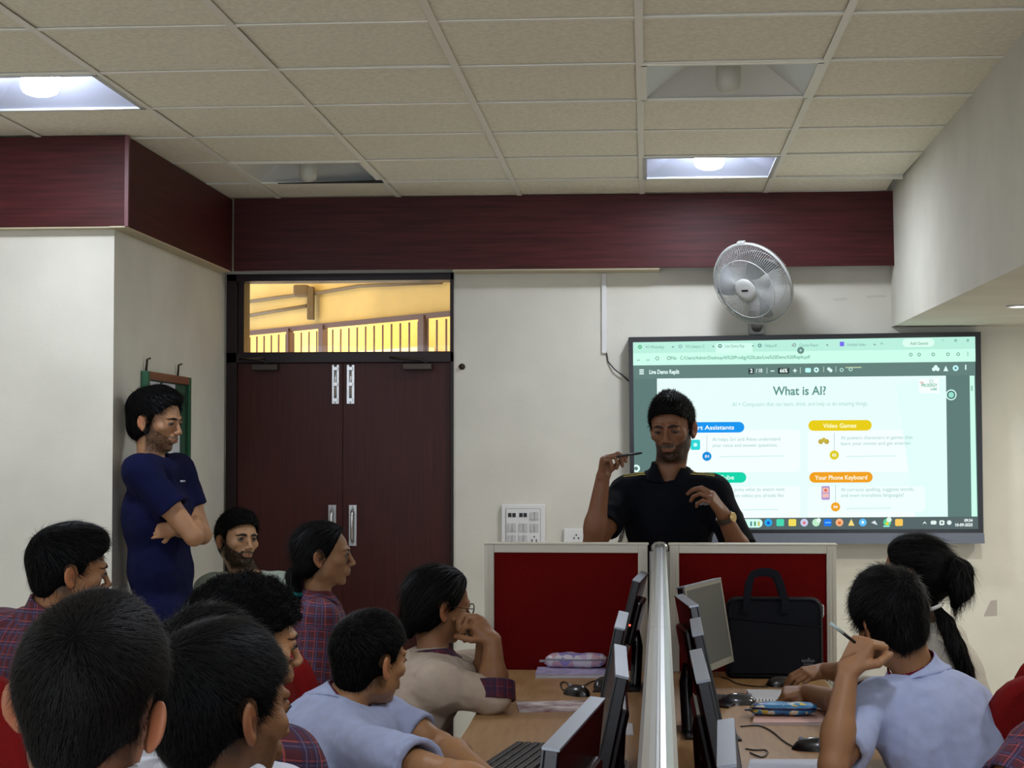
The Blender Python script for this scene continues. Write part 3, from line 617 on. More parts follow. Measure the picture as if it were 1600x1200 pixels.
def mono(pn, pf, tilt, h, lab, face, **k):
    """pn / pf: pixels of the near and far end of the top edge"""
    a, b = pt(*pn), pt(*pf); d = b-a; w = max(.3, min(.52, sqrt(d[0]**2+d[1]**2))); yaw = atan2(d[1], d[0])
    yaw = yaw-pi/2 if face > 0 else yaw+pi/2
    return monitor(((a[0]+b[0])/2, (a[1]+b[1])/2), yaw, tilt, k.pop('w', w), h, lab, **k)
mono((990, 906), (1003, 893), radians(14), .29, 'black monitor farthest from the camera, left of the spine by the pencil pouch', -1)
mono((962, 980), (969, 955), radians(12), .30, 'black monitor with silver top edge, second farthest left of the spine', -1)
mono((964, 1055), (962, 1007), radians(12), .30, 'black monitor with bright silver top edge, just behind the nearest left one', -1)
mono((850, 1168), (925, 1089), radians(6), .30, 'nearest black monitor left of the spine, standing behind the keyboard', -1)
mono((1068, 917), (1125, 903), radians(9), .27, 'monitor with grey screen and champagne bezel turned toward the camera, beside the laptop bag', 1, scr=m_scrg, bez=m_bez, w=.40)
mono((1094, 949), (1062, 926), radians(10), .28, 'black monitor with slanted silver top edge in front of the grey-screened one', 1, w=.36)
mono((1097, 990), (1092, 965), radians(12), .30, 'black monitor third from the cross partition, right of the spine', 1)
mono((1107, 1062), (1094, 1014), radians(12), .30, 'black monitor with glossy silver top edge, right of the spine, behind the nearest one', 1)
mono((1147, 1195), (1144, 1123), radians(9), .30, 'nearest monitor right of the spine with pale grey top edge', 1)
mb = MB(); mb.sphere(aY(984, 977, 5.3), .0035, 8)
led = mb.build('power_led', mat('red_led', emit=(255, 80, 60), estr=3)); m0 = bpy.data.objects['monitor']; led.parent = m0; led.matrix_parent_inverse = (Matrix.Translation(m0.location) @ Matrix.Rotation(m0.rotation_euler.z, 4, 'Z')).inverted()
# ================================================================ THINGS ON THE DESKS
def onz(px, py, z=DZ): return aZ(px, py, z)
def sheet(name, pts, z0, z1, m, lab, cat, group=None, pages=None):
    c = sum((Vector(p) for p in [onz(*q, z1) for q in pts]), Vector())/len(pts)
    mb = MB(); mb.poly([(onz(*q, z1)[0]-c.x, onz(*q, z1)[1]-c.y, z1-DZ) for q in pts], z1-z0, (0, 0, -1))
    if pages is None: return tag(mb.build(name, m, loc=(c.x, c.y, DZ)), lab, cat, group)
    o = empty(name, (c.x, c.y, DZ), label=lab, cat=cat, group=group); mb.bm.free()
    P_ = [Vector((onz(*q, z1)[0]-c.x, onz(*q, z1)[1]-c.y, 0)) for q in pts]; Z0, Z1 = z0-DZ, z1-DZ
    for k, (a, b, s_, nm, mm) in enumerate(((Z0, Z0+.001, 1, 'cover', m), (Z0+.001, Z1-.001, .985, 'pages', pages), (Z1-.001, Z1, 1, 'cover', m))):
        mb = MB(); mb.poly([(p.x*s_, p.y*s_, b) for p in P_], b-a, (0, 0, -1)); mb.build(nm, mm, o)
    return o
def quad(x0, x1, y0, y1, sk=0): return [(x0, y1), (x1, y1+sk), (x1-6, y0+sk), (x0+4, y0)]
m_paper = MATS['paper']
m_lav = mat('lavender_cover', (176, 168, 206), .5, noise=.15, nscale=40)
sheet('notebook', quad(836, 950, 1042, 1054), DZ, DZ+.012, m_lav, 'lavender notebook under the floral pencil pouch', 'notebook', pages=m_paper)
def print_mat(name, base, cols, sc=26):
    m = mat(name, base, .45, coat=.2); nt = m.node_tree; b = nt.nodes['Principled BSDF']; tc = nt.nodes['Texture Coordinate']
    v = nt.nodes.new('ShaderNodeTexVoronoi'); v.inputs['Scale'].default_value = sc; nt.links.new(tc.outputs['Object'], v.inputs['Vector'])
    r = nt.nodes.new('ShaderNodeValToRGB'); r.color_ramp.interpolation = 'CONSTANT'; nt.links.new(v.outputs['Color'], r.inputs[0])
    e = r.color_ramp.elements; e[0].color = (*lin(base), 1); e[1].color = (*lin(cols[0]), 1); e[1].position = .45
    for k, c in enumerate(cols[1:]): q = e.new(.6+.12*k); q.color = (*lin(c), 1)
    nt.links.new(r.outputs[0], b.inputs['Base Color']); return m
def pouch(c, L, Wd, H, rz, m1, m2, lab, zip_col=None):
    o = empty('pencil_pouch', c, rz, lab, 'pencil pouch')
    rings = []
    for t in range(13):
        a = -1+2*t/12; k = sqrt(max(0, 1-abs(a)**5)); kk = (.45+.55*k)*(1+.05*sin(t*1.7)); x = a*L/2
        rings.append([(x+.004*sin(q), Wd/2*kk*(abs(cos(q))**.7*(1 if cos(q) > 0 else -1)), H/2+H/2*kk*(abs(sin(q))**.75*(1 if sin(q) > 0 else -1))*(1+.06*sin(3*q+t))) for q in [2*pi*j/20 for j in range(20)]])
    mb = MB(); mb.loft(rings); mb.build('pouch_body', m1, o)
    mb = MB(); mb.tube([(-L/2*.96, -Wd*.42, H*.62), (-L*.2, -Wd*.5, H*.60), (L*.2, -Wd*.5, H*.6), (L/2*.96, -Wd*.42, H*.62)], .0035, 6); mb.build('zip', m2, o)
    mb = MB(); mb.box(-L/2-.018, -Wd*.45, H*.4, -L/2+.006, -Wd*.36, H*.55, .002); mb.build('zip_pull', m2, o)
    return o
c = onz(899, 1050); pouch((c[0], c[1]+.03, DZ+.012), .215, .075, .052, radians(-3), print_mat('floral_print', (214, 208, 216), [(150, 140, 200), (196, 170, 200), (200, 160, 176)], 40), mat('grey_zip', (150, 150, 160), .5), 'pale floral pencil pouch on a lavender notebook by the red partition')
m_mouse = mat('mouse_black', (20, 20, 22), .3, coat=.3)
def mouse(px, py, rz, lab, accent=None):
    c = onz(px, py); o = empty('computer_mouse', c, rz, lab, 'computer mouse', 'computer mice on the desks'); rings = []
    for t in range(11):
        a = -1+2*t/10; k = sqrt(max(.02, 1-a*a)); rings.append([(a*.054, .03*k**.7*cos(q), max(0, .034*k**.8*(1-.15*a)*sin(q))) for q in [pi*j/10 for j in range(11)]])
    mb = MB(); mb.loft(rings, closed=False, caps=False); mb.poly([r[0] for r in rings]+[r[-1] for r in rings[::-1]]); mb.build('mouse_shell', accent or m_mouse, o)
    mb = MB(); mb.lathe([(.001, -.003), (.008, -.003), (.008, .003), (.001, .003)], 12, (.03, 0, .026), 'y'); mb.build('scroll_wheel', MATS['grey_zip'], o)
    return o
def cable(pts, lab, z=DZ+.003, r=.0022):
    P_ = [Vector(onz(a, b, z)) for a, b in pts]; out = []
    for i in range(len(P_)-1):
        p0, p1, p2, p3 = P_[max(0, i-1)], P_[i], P_[i+1], P_[min(len(P_)-1, i+2)]
        for t in range(6):
            t /= 6; out.append(.5*((2*p1)+(-p0+p2)*t+(2*p0-5*p1+4*p2-p3)*t*t+(-p0+3*p1-3*p2+p3)*t**3))
    out.append(P_[-1]); mb = MB(); mb.tube(out, r, 6); tag(mb.build('cable', m_black), lab, 'cable')
mouse(901, 1086, 2.3, 'black computer mouse with looping cable in front of the floral pouch')
cable([(893, 1076), (884, 1066), (876, 1068), (880, 1078), (890, 1074), (910, 1072), (922, 1066), (930, 1064), (938, 1066)], 'thin black mouse cable looping behind the mouse on the left desk')
mouse(944, 1073, 1.2, 'dark computer mouse beside the stand of the farthest left monitor')
m_pap2 = mat('printed_paper', (206, 200, 200), .7, noise=1, nscale=14, ramp=((120, 60, 70), (224, 218, 214)))
sheet('paper_sheet', [(811, 1112), (936, 1110), (928, 1094), (806, 1096)], DZ, DZ+.003, m_pap2, 'white and maroon printed paper lying in front of the mouse on the left desk', 'paper')
sheet('paper_sheet', [(962, 1148), (990, 1148), (988, 1130), (962, 1130)], DZ, DZ+.002, m_paper, 'plain paper corner near the spine beneath the left monitors', 'paper')
K_ = empty('keyboard', onz(814, 1196), radians(80), 'black keyboard at the bottom beside the nearest left monitor', 'keyboard')
mb = MB(); mb.box(-.22, -.075, 0, .22, .075, .016, .004); mb.build('key_tray', m_mouse, K_)
mk = mat('key_cap_black', (34, 34, 36), .4); mb = MB()
for r_ in range(6):
    for c_ in range(21): mb.box(-.21+.02*c_+.001, -.068+.0225*r_+.001, .016, -.21+.02*c_+.0185, -.068+.0225*r_+.019, .024, .0015)
kk = mb.build('keys', mk, K_); kk['kind'] = 'stuff'
# right desk
m_bag = mat('navy_black_nylon', (12, 15, 24), .75, spec=.2, noise=.15, nscale=10, bump=.5, bscale=500)
m_bagd = mat('bag_trim', (14, 15, 20), .6)
BGc = aY(1212, 1056, 6.02); BGo = empty('laptop_bag', (BGc[0], 6.06, DZ), label='black laptop bag standing on the right desk against the red partition', cat='bag')
def bx(px): return aY(px, 980, 6.02)[0]-BGc[0]
def bz(py): return aY(1210, py, 6.02)[2]-DZ
xa, xb, zt_ = bx(1136), bx(1286), bz(936); R_ = .035; out = []
for cx, cz, a0 in ((xb-R_, zt_-R_, 0), (xa+R_, zt_-R_, 90), (xa+.02, .02, 180), (xb-.02, .02, 270)):
    rr_ = R_ if cz > .1 else .02
    for t in range(6): a = radians(a0+t*18); out.append((cx+rr_*cos(a), cz+rr_*sin(a)))
lean = Matrix.Rotation(radians(-5), 4, 'X'); 
mb = MB(); mb.M = lean; C_ = ((xa+xb)/2, zt_/2); rings = []
for y, s_ in ((-.045, .90), (-.05, .96), (-.035, 1.0), (.02, 1.0), (.035, .96)): rings.append([(C_[0]+(p[0]-C_[0])*s_, y, C_[1]+(p[1]-C_[1])*s_) for p in out])
mb.loft(rings, sm=False); mb.build('bag_body', m_bag, BGo, bevel=.006)
mb = MB(); mb.M = lean; mb.tube([(p[0], -.008, p[1]) for p in out+out[:1]], .004, 6, caps=False); mb.build('zip', m_bagd, BGo)
mb = MB(); mb.M = lean; n_ = 18; pk = []
for t in range(n_): x = xa+.008+(xb-xa-.016)*t/(n_-1); pk.append((x, -.052-.003*sin(pi*t/(n_-1)), bz(968)-.028*t/(n_-1)*1.0))
mb.tube(pk, .003, 6); mb.poly([(xa+.012, -.053, .015), (xb-.012, -.053, .015), (xb-.012, -.053, pk[-1][2]), (xa+.012, -.053, pk[0][2])], .004, (0, 1, 0)); mb.build('front_pocket', m_bag, BGo)
for yy, dz_ in ((-.045, 0), (.03, -.004)):
    hp = [(bx(1166), bz(960)), (bx(1168), bz(938)), (bx(1172), bz(912)), (bx(1178), bz(899)), (bx(1190), bz(895)), (bx(1203), bz(895)), (bx(1214), bz(899)), (bx(1220), bz(912)), (bx(1227), bz(938)), (bx(1228), bz(960))]
    mb = MB(); mb.M = lean; rings = []
    for i, (x, z) in enumerate(hp):
        a = hp[max(0, i-1)]; b = hp[min(len(hp)-1, i+1)]; dxx, dzz = b[0]-a[0], b[1]-a[1]; l = sqrt(dxx**2+dzz**2); nx_, nz_ = -dzz/l*.012, dxx/l*.012
        y = yy-.01 if 1 < i < 8 else yy-.012
        rings.append([(x-nx_, y-.003, z-nz_+dz_), (x+nx_, y-.003, z+nz_+dz_), (x+nx_, y+.004, z+nz_+dz_), (x-nx_, y+.004, z-nz_+dz_)])
    mb.loft(rings, sm=False); mb.build('handle', m_bag, BGo)
mb = MB(); mb.M = lean; mb.tube([(xb+.002, -.012, bz(946)), (xb+.006, -.012, bz(950)), (xb+.006, -.012, bz(962)), (xb+.002, -.012, bz(966))], .0035, 6); mb.build('zip_puller', m_steel, BGo)
lx, lz_ = bx(1262), bz(1034)
mb = MB(); mb.M = lean
for k in range(7): mb.box(lx-.022+k*.0065, -.0565, lz_-.003-(.002 if k % 2 else 0), lx-.0175+k*.0065, -.0545, lz_+.004)
mb.poly([(lx-.004, -.0565, lz_+.005), (lx+.008, -.0565, lz_+.005), (lx+.002, -.0565, lz_+.012)], .001); mb.box(lx-.016, -.0565, lz_-.012, lx+.016, -.0545, lz_-.009)
mb.build('stitched_logo', mat('logo_grey', (96, 98, 104), .5), BGo)
m_silv = mat('mouse_silver_black', (60, 62, 68), .2, coat=.6, metal=.3)
mouse(1156, 1100, 0.1, 'glossy dark mouse on a monitor base beside the spiral notebook', m_silv)
mouse(1222, 1072, 0.2, 'black mouse just below the laptop bag', m_mouse)
mouse(1270, 1172, 2.9, 'black mouse near the elbow of the boy on the right')
cable([(1127, 1058), (1140, 1062), (1152, 1068), (1175, 1072), (1200, 1073)], 'black cable running from the spine to the mouse below the bag')
cable([(1157, 1135), (1185, 1134), (1205, 1142), (1225, 1158), (1245, 1169), (1258, 1170)], 'black mouse cable curving across the right desk')
cable([(1165, 1170), (1180, 1172), (1196, 1172), (1199, 1177), (1190, 1183), (1172, 1176)], 'small loose loop of black cable near the paper, right desk')
nb = sheet('spiral_notebook', [(1180, 1096), (1262, 1098), (1248, 1077), (1166, 1077)], DZ, DZ+.010, m_paper, 'open spiral notebook under the hand of the girl', 'notebook', pages=MATS['paper'])
mb = MB(); a, b = Vector(onz(1181, 1095, DZ+.01)), Vector(onz(1250, 1097, DZ+.01))
for k in range(14): p = a.lerp(b, k/13); mb.tube([p+Vector((0, .007*cos(q), .006*sin(q))) for q in [pi*j/6 for j in range(7)]], .0012, 5)
sp = mb.build('spiral_binding', m_mouse); sp.parent = nb; sp.matrix_parent_inverse = Matrix.Translation(nb.location).inverted()
sheet('notebook', [(1176, 1129), (1300, 1129), (1290, 1108), (1180, 1110)], DZ, DZ+.008, mat('pink_cover', (206, 160, 148), .5), 'pinkish notebook under the blue pencil pouch', 'notebook', pages=m_paper)
c = onz(1224, 1122); pouch((c[0], c[1]+.01, DZ+.009), .19, .085, .036, radians(-1), print_mat('blue_sea_print', (56, 130, 186), [(60, 140, 195), (220, 220, 200), (210, 190, 90), (70, 90, 150)], 55), mat('navy_zip', (26, 34, 84), .5), 'blue printed pencil pouch in front of the spiral notebook')
sheet('paper_sheet', [(1165, 1215), (1300, 1215), (1290, 1186), (1172, 1186)], DZ, DZ+.004, mat('bluish_paper', (206, 210, 226), .7), 'bluish white paper at the bottom of the right desk', 'paper')

# ================================================================ CHAIRS
m_red = mat('red_chair_fabric', (120, 18, 18), .9, noise=.08, nscale=200, bump=.4, bscale=700, spec=.15)
def chair(x, y, face, label, top=.98):
    o = empty('office_chair', (x, y, 0), radians(-face), label, 'chair', 'red office chairs'); W2, H0, H1 = .22, .58, top
    def slab(z0, z1, w, dy, th, r, tilt):
        rings = []
        for yy, s_ in ((-th/2, .93), (-th/2+.008, 1), (th/2-.008, 1), (th/2, .93)):
            ring = []
            for cx, cz, a0 in ((w-r, z1-r, 0), (-w+r, z1-r, 90), (-w+r, z0+r, 180), (w-r, z0+r, 270)):
                for t in range(6):
                    a = radians(a0+18*t); px_, pz_ = (cx+r*cos(a))*s_, (z0+z1)/2+(cz+r*sin(a)-(z0+z1)/2)*s_
                    ring.append((px_, dy+yy+(pz_-z0)*tilt+.9*px_*px_, pz_))
            rings.append(ring)
        return rings
    mb = MB(); mb.loft(slab(H0, H1, W2, -.22, .06, .10, -.18)); mb.build('backrest', m_red, o)
    mb = MB(); mb.loft([[(p[0], p[2], .43+p[1]) for p in r] for r in [[(a, b-.0, c) for a, b, c in rr] for rr in [[(q[0], k_, q[2]) for q in slab(-.22, .24, .235, 0, .0, .09, 0)[1]] for k_ in (-.03, -.015, .015, .03)]]]); mb.build('seat', m_red, o)
    mb = MB(); mb.tube([(0, -.12, .40), (0, -.26, .42), (0, -.28, .50), (0, -.29, .72)], .022, 8); mb.build('back_support', m_black, o)
    mb = MB(); mb.tube([(0, 0, .07), (0, 0, .42)], .028, 12); mb.build('gas_lift', m_black, o)
    for k in range(5):
        a = 2*pi*k/5; mb = MB(); mb.tube([(.03*cos(a), .03*sin(a), .11), (.28*cos(a), .28*sin(a), .07)], [.026, .018], 8); lg = mb.build('leg', m_black, o)
        mb = MB(); mb.lathe([(.001, -.02), (.027, -.02), (.027, .02), (.001, .02)], 14, (.28*cos(a), .28*sin(a), .028), 'x'); mb.build('castor', m_black, lg)
    return o
# ================================================================ SMOOTH SOLID MODELLER (bodies, clothes, hair)
f32 = np.float32
def smin(a, b, k):
    if k <= 0: return np.minimum(a, b)
    h = np.clip(.5+.5*(b-a)/k, 0, 1); return b*(1-h)+a*h-k*h*(1-h)
class Solid:
    def __init__(s): s.ops = []; s.lo = None; s.disp = None; s.post = None
    def _b(s, lo, hi):
        lo, hi = np.array(lo, float), np.array(hi, float)
        if s.lo is None: s.lo, s.hi = lo, hi
        else: s.lo, s.hi = np.minimum(s.lo, lo), np.maximum(s.hi, hi)
    def add(s, mode, fn, c, rb, k):
        c = np.array(c, float); s.ops.append((mode, fn, c, rb, k))
        if mode == 'u': s._b(c-rb, c+rb)
        return s
    def ell(s, c, r, R=None, k=.015, mode='u', O=None, sc=1):
        """ellipsoid; with frame (O, R) c and r are in that frame"""
        r = np.array(r, float)*sc
        Rm = np.eye(3) if R is None else np.array(R)
        C = np.array(c, float) if O is None else np.array(O)+Rm @ (np.array(c, float)*sc)
        def fn(P):
            q = (P-C) @ Rm; a = np.sqrt(((q/r)**2).sum(1)); b = np.sqrt(((q/r**2)**2).sum(1)); return a*(a-1)/np.maximum(b, 1e-6)
        return s.add(mode, fn, C, r.max(), k)
    def cap(s, a, b, ra, rb=None, k=.015, mode='u', O=None, R=None, sc=1, flat=None, cut=False, cut0=False):
        rb = ra if rb is None else rb; a = np.array(a, float); b = np.array(b, float); ra *= sc; rb *= sc
        if O is not None: a = np.array(O)+np.array(R) @ (a*sc); b = np.array(O)+np.array(R) @ (b*sc)
        ab = b-a; L = (ab@ab)
        fl = None
        if flat is not None:
            n = np.array(flat[0], float); 
            if O is not None: n = np.array(R) @ n
            n /= np.linalg.norm(n); fl = (n, flat[1])
        def fn(P):
            q = P-a; t = np.clip((q@ab)/L, 0, 1); v = q-t[:, None]*ab
            if fl is not None: v = v+((fl[1]-1)*(v@fl[0]))[:, None]*fl[0]
            d = np.sqrt((v**2).sum(1))-(ra+(rb-ra)*t)
            if fl is not None: d = d/ (1+.5*(fl[1]-1))
            if cut: d = np.maximum(d, (q@ab)/sqrt(L)-sqrt(L))
            if cut0: d = np.maximum(d, -(q@ab)/sqrt(L))
            return d
        return s.add(mode, fn, (a+b)/2, sqrt(L)/2+max(ra, rb), k)
    def cutplane(s, p, n, k=.004, rad=9, c=None):
        p = np.array(p, float); n = np.array(n, float); n = n/np.linalg.norm(n)
        s.ops.append(('s', lambda P: -((P-p)@n), np.array(p if c is None else c, float), rad, k)); return s
    def val(s, P, margin=.035):
        P = np.asarray(P); d = np.full(len(P), .5)
        for mode, fn, c, rb, k in s.ops:
            R_ = rb+k+margin; m = (np.abs(P[:, 0]-c[0]) < R_) & (np.abs(P[:, 1]-c[1]) < R_) & (np.abs(P[:, 2]-c[2]) < R_)
            if not m.any(): continue
            i = np.nonzero(m)[0]; v = fn(P[i])
            if mode == 'u': d[i] = smin(d[i], v, k)
            elif mode == 's': d[i] = -smin(-d[i], v, k)
            elif mode == 'i': d[i] = -smin(-d[i], -v, k)
        if s.disp is not None:
            i = np.nonzero(np.abs(d) < .05)[0]; d[i] += s.disp(P[i])
        if s.post is not None:
            i = np.nonzero(np.abs(d) < .06)[0]; d[i] = s.post(P[i], d[i])
        return d
def nets(S, h, pad=.03):
    """surface nets on sparse blocks: returns vertices, quads"""
    B = 8; lo = S.lo-pad; n = np.ceil((S.hi+pad-lo)/(h*B)).astype(int)
    gx = np.stack(np.meshgrid(*[np.arange(k) for k in n], indexing='ij'), -1).reshape(-1, 3)
    cen = lo+(gx+.5)*h*B; d = S.val(cen, margin=h*B)
    act = gx[np.abs(d) < h*B*.95+.006]
    if not len(act): return np.zeros((0, 3)), np.zeros((0, 4), int)
    g = np.arange(B+1); off = np.stack(np.meshgrid(g, g, g, indexing='ij'), -1).reshape(-1, 3)
    N = (n*B+2); V_k = []; V_p = []; E = []
    for c0 in range(0, len(act), 700):
        A = act[c0:c0+700]; nodes = (A[:, None, :]*B+off[None]).reshape(-1, 3); val = S.val(lo+nodes*h, margin=h*2.5).reshape(-1, B+1, B+1, B+1)
        neg = val < 0; cnt = np.zeros((len(A), B, B, B), int); sl = [slice(0, B), slice(1, B+1)]
        for a in (0, 1):
            for b in (0, 1):
                for c in (0, 1): cnt += neg[:, sl[a], sl[b], sl[c]]
        mix = (cnt > 0) & (cnt < 8); bi, i, j, k = np.nonzero(mix)
        if len(bi):
            pos = np.zeros((len(bi), 3)); wt = np.zeros(len(bi))
            cor = {(a, b, c): val[bi, i+a, j+b, k+c] for a in (0, 1) for b in (0, 1) for c in (0, 1)}
            for ax in range(3):
                for u in (0, 1):
                    for v in (0, 1):
                        p0 = [0, 0, 0]; p0[(ax+1) % 3] = u; p0[(ax+2) % 3] = v; p1 = list(p0); p1[ax] = 1
                        a_, b_ = cor[tuple(p0)], cor[tuple(p1)]; x = (a_ < 0) != (b_ < 0); t = np.where(x, a_/np.where(x, a_-b_, 1), 0)
                        q = np.array(p0, float)[None]+np.zeros((len(bi), 3)); q[:, ax] = t; pos += q*x[:, None]; wt += x
            cell = A[bi]*B+np.stack([i, j, k], 1); V_k.append((cell[:, 0]*N[1]+cell[:, 1])*N[2]+cell[:, 2]); V_p.append(lo+(cell+pos/wt[:, None])*h)
        for ax in range(3):
            s0 = [slice(None)]+[slice(0, B)]*3; s1 = list(s0); s1[ax+1] = slice(1, B+1)
            a_, b_ = neg[tuple(s0)], neg[tuple(s1)]; bi, i, j, k = np.nonzero(a_ != b_)
            if len(bi): cell = A[bi]*B+np.stack([i, j, k], 1); E.append((ax, cell, a_[bi, i, j, k]))
    if not V_k or not E: return np.zeros((0, 3)), np.zeros((0, 4), int)
    K = np.concatenate(V_k); Pp = np.concatenate(V_p); o = np.argsort(K); K, Pp = K[o], Pp[o]
    quads = []
    for ax, cell, fl in E:
        u = np.zeros(3, int); u[(ax+1) % 3] = 1; v = np.zeros(3, int); v[(ax+2) % 3] = 1
        idx = []; ok = np.ones(len(cell), bool)
        for dd in (0*u, u, u+v, v):
            c = cell-dd; key = (c[:, 0]*N[1]+c[:, 1])*N[2]+c[:, 2]; p = np.clip(np.searchsorted(K, key), 0, len(K)-1); ok &= (K[p] == key) & (c.min(1) >= 0); idx.append(p)
        q = np.stack(idx, 1); q = np.where(fl[:, None], q, q[:, ::-1]); quads.append(q[ok])
    return Pp, np.concatenate(quads)
def np_mesh(name, V, Q, mats, parent=None, root=(0, 0, 0), col=None, uv=None, smooth=True):
    me = bpy.data.meshes.new(name); V = np.asarray(V, f32)-np.asarray(root, f32); Q = np.asarray(Q); m = Q.shape[1]
    if not len(V): print('EMPTY MESH', name)
    me.vertices.add(len(V)); me.vertices.foreach_set('co', V.ravel()); me.loops.add(Q.size); me.polygons.add(len(Q))
    me.loops.foreach_set('vertex_index', Q.ravel().astype(np.int32)); me.polygons.foreach_set('loop_start', np.arange(0, Q.size, m, dtype=np.int32)); me.polygons.foreach_set('loop_total', np.full(len(Q), m, np.int32))
    if smooth: me.polygons.foreach_set('use_smooth', np.ones(len(Q), bool))
    me.update(calc_edges=True)
    if col is not None:
        a = me.color_attributes.new('tone', 'FLOAT_COLOR', 'POINT'); c = np.ones((len(V), 4), f32); c[:, :3] = col; a.data.foreach_set('color', c.ravel())
    if uv is not None:
        a = me.attributes.new('weave', 'FLOAT_VECTOR', 'POINT'); c = np.zeros((len(V), 3), f32); c[:, :2] = uv; a.data.foreach_set('vector', c.ravel())
    for q in (mats if isinstance(mats, (list, tuple)) else [mats]): me.materials.append(q)
    o = bpy.data.objects.new(name, me); COL.objects.link(o)
    if parent: o.parent = parent
    return o
def relax(V, Q, it=1, lam=.5):
    if not len(Q): return V
    e = np.concatenate([Q[:, [0, 1]], Q[:, [1, 2]], Q[:, [2, 3]], Q[:, [3, 0]]]); e = np.concatenate([e, e[:, ::-1]])
    cnt = np.bincount(e[:, 0], minlength=len(V)).astype(float)
    for _ in range(it):
        acc = np.stack([np.bincount(e[:, 0], weights=V[e[:, 1], k], minlength=len(V)) for k in range(3)], 1)
        V = V*(1-lam)+lam*acc/np.maximum(cnt, 1)[:, None]
    return V
def fbm(P, s, seed=0, oct=3):
    """cheap smooth pseudo noise in -1..1"""
    rs = np.random.RandomState(seed); out = np.zeros(len(P)); amp = 1; tot = 0
    for o in range(oct):
        for _ in range(3):
            w = rs.normal(size=3); w /= np.linalg.norm(w); w2 = rs.normal(size=3); w2 /= np.linalg.norm(w2)
            out += amp*np.sin(P@w*s*6.28+rs.rand()*6.28+1.3*np.sin(P@w2*s*4.1+rs.rand()*6))/3
        tot += amp; amp *= .5; s *= 2.1
    return out/tot
def unit(v): v = np.array(v, float); return v/np.linalg.norm(v)
def frame(a, pitch=0, roll=0):
    """columns right, forward, up; a = heading from +Y clockwise (deg), pitch down, roll towards own right"""
    a, p, r = radians(a), radians(pitch), radians(roll)
    rt = np.array([cos(a), -sin(a), 0.]); f = np.array([sin(a)*cos(p), cos(a)*cos(p), -sin(p)]); u = np.cross(rt, f)
    rt, u = cos(r)*rt-sin(r)*u, sin(r)*rt+cos(r)*u
    return np.stack([rt, f, u], 1)
# ---------------------------------------------------------------- people materials
def attr_mat(name, rough=.5, sss=0, spec=.4, bump=0, bscale=300, sheen=0):
    m = bpy.data.materials.new(name); m.use_nodes = True; nt = m.node_tree; b = nt.nodes['Principled BSDF']
    at = nt.nodes.new('ShaderNodeAttribute'); at.attribute_name = 'tone'; nt.links.new(at.outputs['Color'], b.inputs['Base Color'])
    b.inputs['Roughness'].default_value = rough; b.inputs['Specular IOR Level'].default_value = spec
    if sss: b.inputs['Subsurface Weight'].default_value = sss; b.inputs['Subsurface Radius'].default_value = (.01, .004, .002); b.inputs['Subsurface Scale'].default_value = .4
    if sheen: b.inputs['Sheen Weight'].default_value = sheen
    if bump:
        tc = nt.nodes.new('ShaderNodeTexCoord'); n = nt.nodes.new('ShaderNodeTexNoise'); n.inputs['Scale'].default_value = bscale; n.inputs['Detail'].default_value = 5
        nt.links.new(tc.outputs['Object'], n.inputs['Vector']); bp = nt.nodes.new('ShaderNodeBump'); bp.inputs['Strength'].default_value = bump; bp.inputs['Distance'].default_value = .001
        nt.links.new(n.outputs['Fac'], bp.inputs['Height']); nt.links.new(bp.outputs[0], b.inputs['Normal'])
    return m
m_skin = attr_mat('skin', .5, sss=.12, spec=.35, bump=.25, bscale=260)
m_hair = mat('black_hair', (6, 6, 7), .55, spec=.16)
m_hairb = mat('dark_brown_hair', (11, 9, 8), .55, spec=.16)
m_scalp = mat('hair_mass', (5, 5, 6), .9, spec=.08)
m_eye = mat('eye_white', (112, 104, 98), .4); m_iris = mat('eye_iris', (22, 14, 10), .15)
m_lash = mat('lash_brow', (14, 11, 10), .8)
def plaid(name, base, stripes, rough=.85):
    """woven check from the cloth's own coordinates"""
    m = bpy.data.materials.new(name); m.use_nodes = True; nt = m.node_tree; b = nt.nodes['Principled BSDF']; b.inputs['Roughness'].default_value = rough
    at = nt.nodes.new('ShaderNodeAttribute'); at.attribute_name = 'weave'; sp = nt.nodes.new('ShaderNodeSeparateXYZ'); nt.links.new(at.outputs['Vector'], sp.inputs[0])
    col = nt.nodes.new('ShaderNodeRGB'); col.outputs[0].default_value = (*lin(base), 1); cur = col.outputs[0]
    for ax in (0, 1):
        for (period, phase, width, rgb, fac) in stripes:
            a = nt.nodes.new('ShaderNodeMath'); a.operation = 'MULTIPLY_ADD'; a.inputs[1].default_value = 1/period; a.inputs[2].default_value = phase+.13*ax; nt.links.new(sp.outputs[ax], a.inputs[0])
            fr = nt.nodes.new('ShaderNodeMath'); fr.operation = 'FRACT'; nt.links.new(a.outputs[0], fr.inputs[0])
            lt = nt.nodes.new('ShaderNodeMath'); lt.operation = 'LESS_THAN'; lt.inputs[1].default_value = width/period; nt.links.new(fr.outputs[0], lt.inputs[0])
            mu = nt.nodes.new('ShaderNodeMath'); mu.operation = 'MULTIPLY'; mu.inputs[1].default_value = fac; nt.links.new(lt.outputs[0], mu.inputs[0])
            mx = nt.nodes.new('ShaderNodeMix'); mx.data_type = 'RGBA'; nt.links.new(mu.outputs[0], mx.inputs[0]); nt.links.new(cur, mx.inputs[6]); mx.inputs[7].default_value = (*lin(rgb), 1); cur = mx.outputs[2]
    nt.links.new(cur, b.inputs['Base Color']); return m
m_plaid = plaid('red_navy_check', (80, 28, 40), [(.034, 0, .014, (44, 40, 76), .6), (.034, .62, .0025, (186, 84, 74), .6), (.034, .86, .002, (120, 116, 146), .4)])
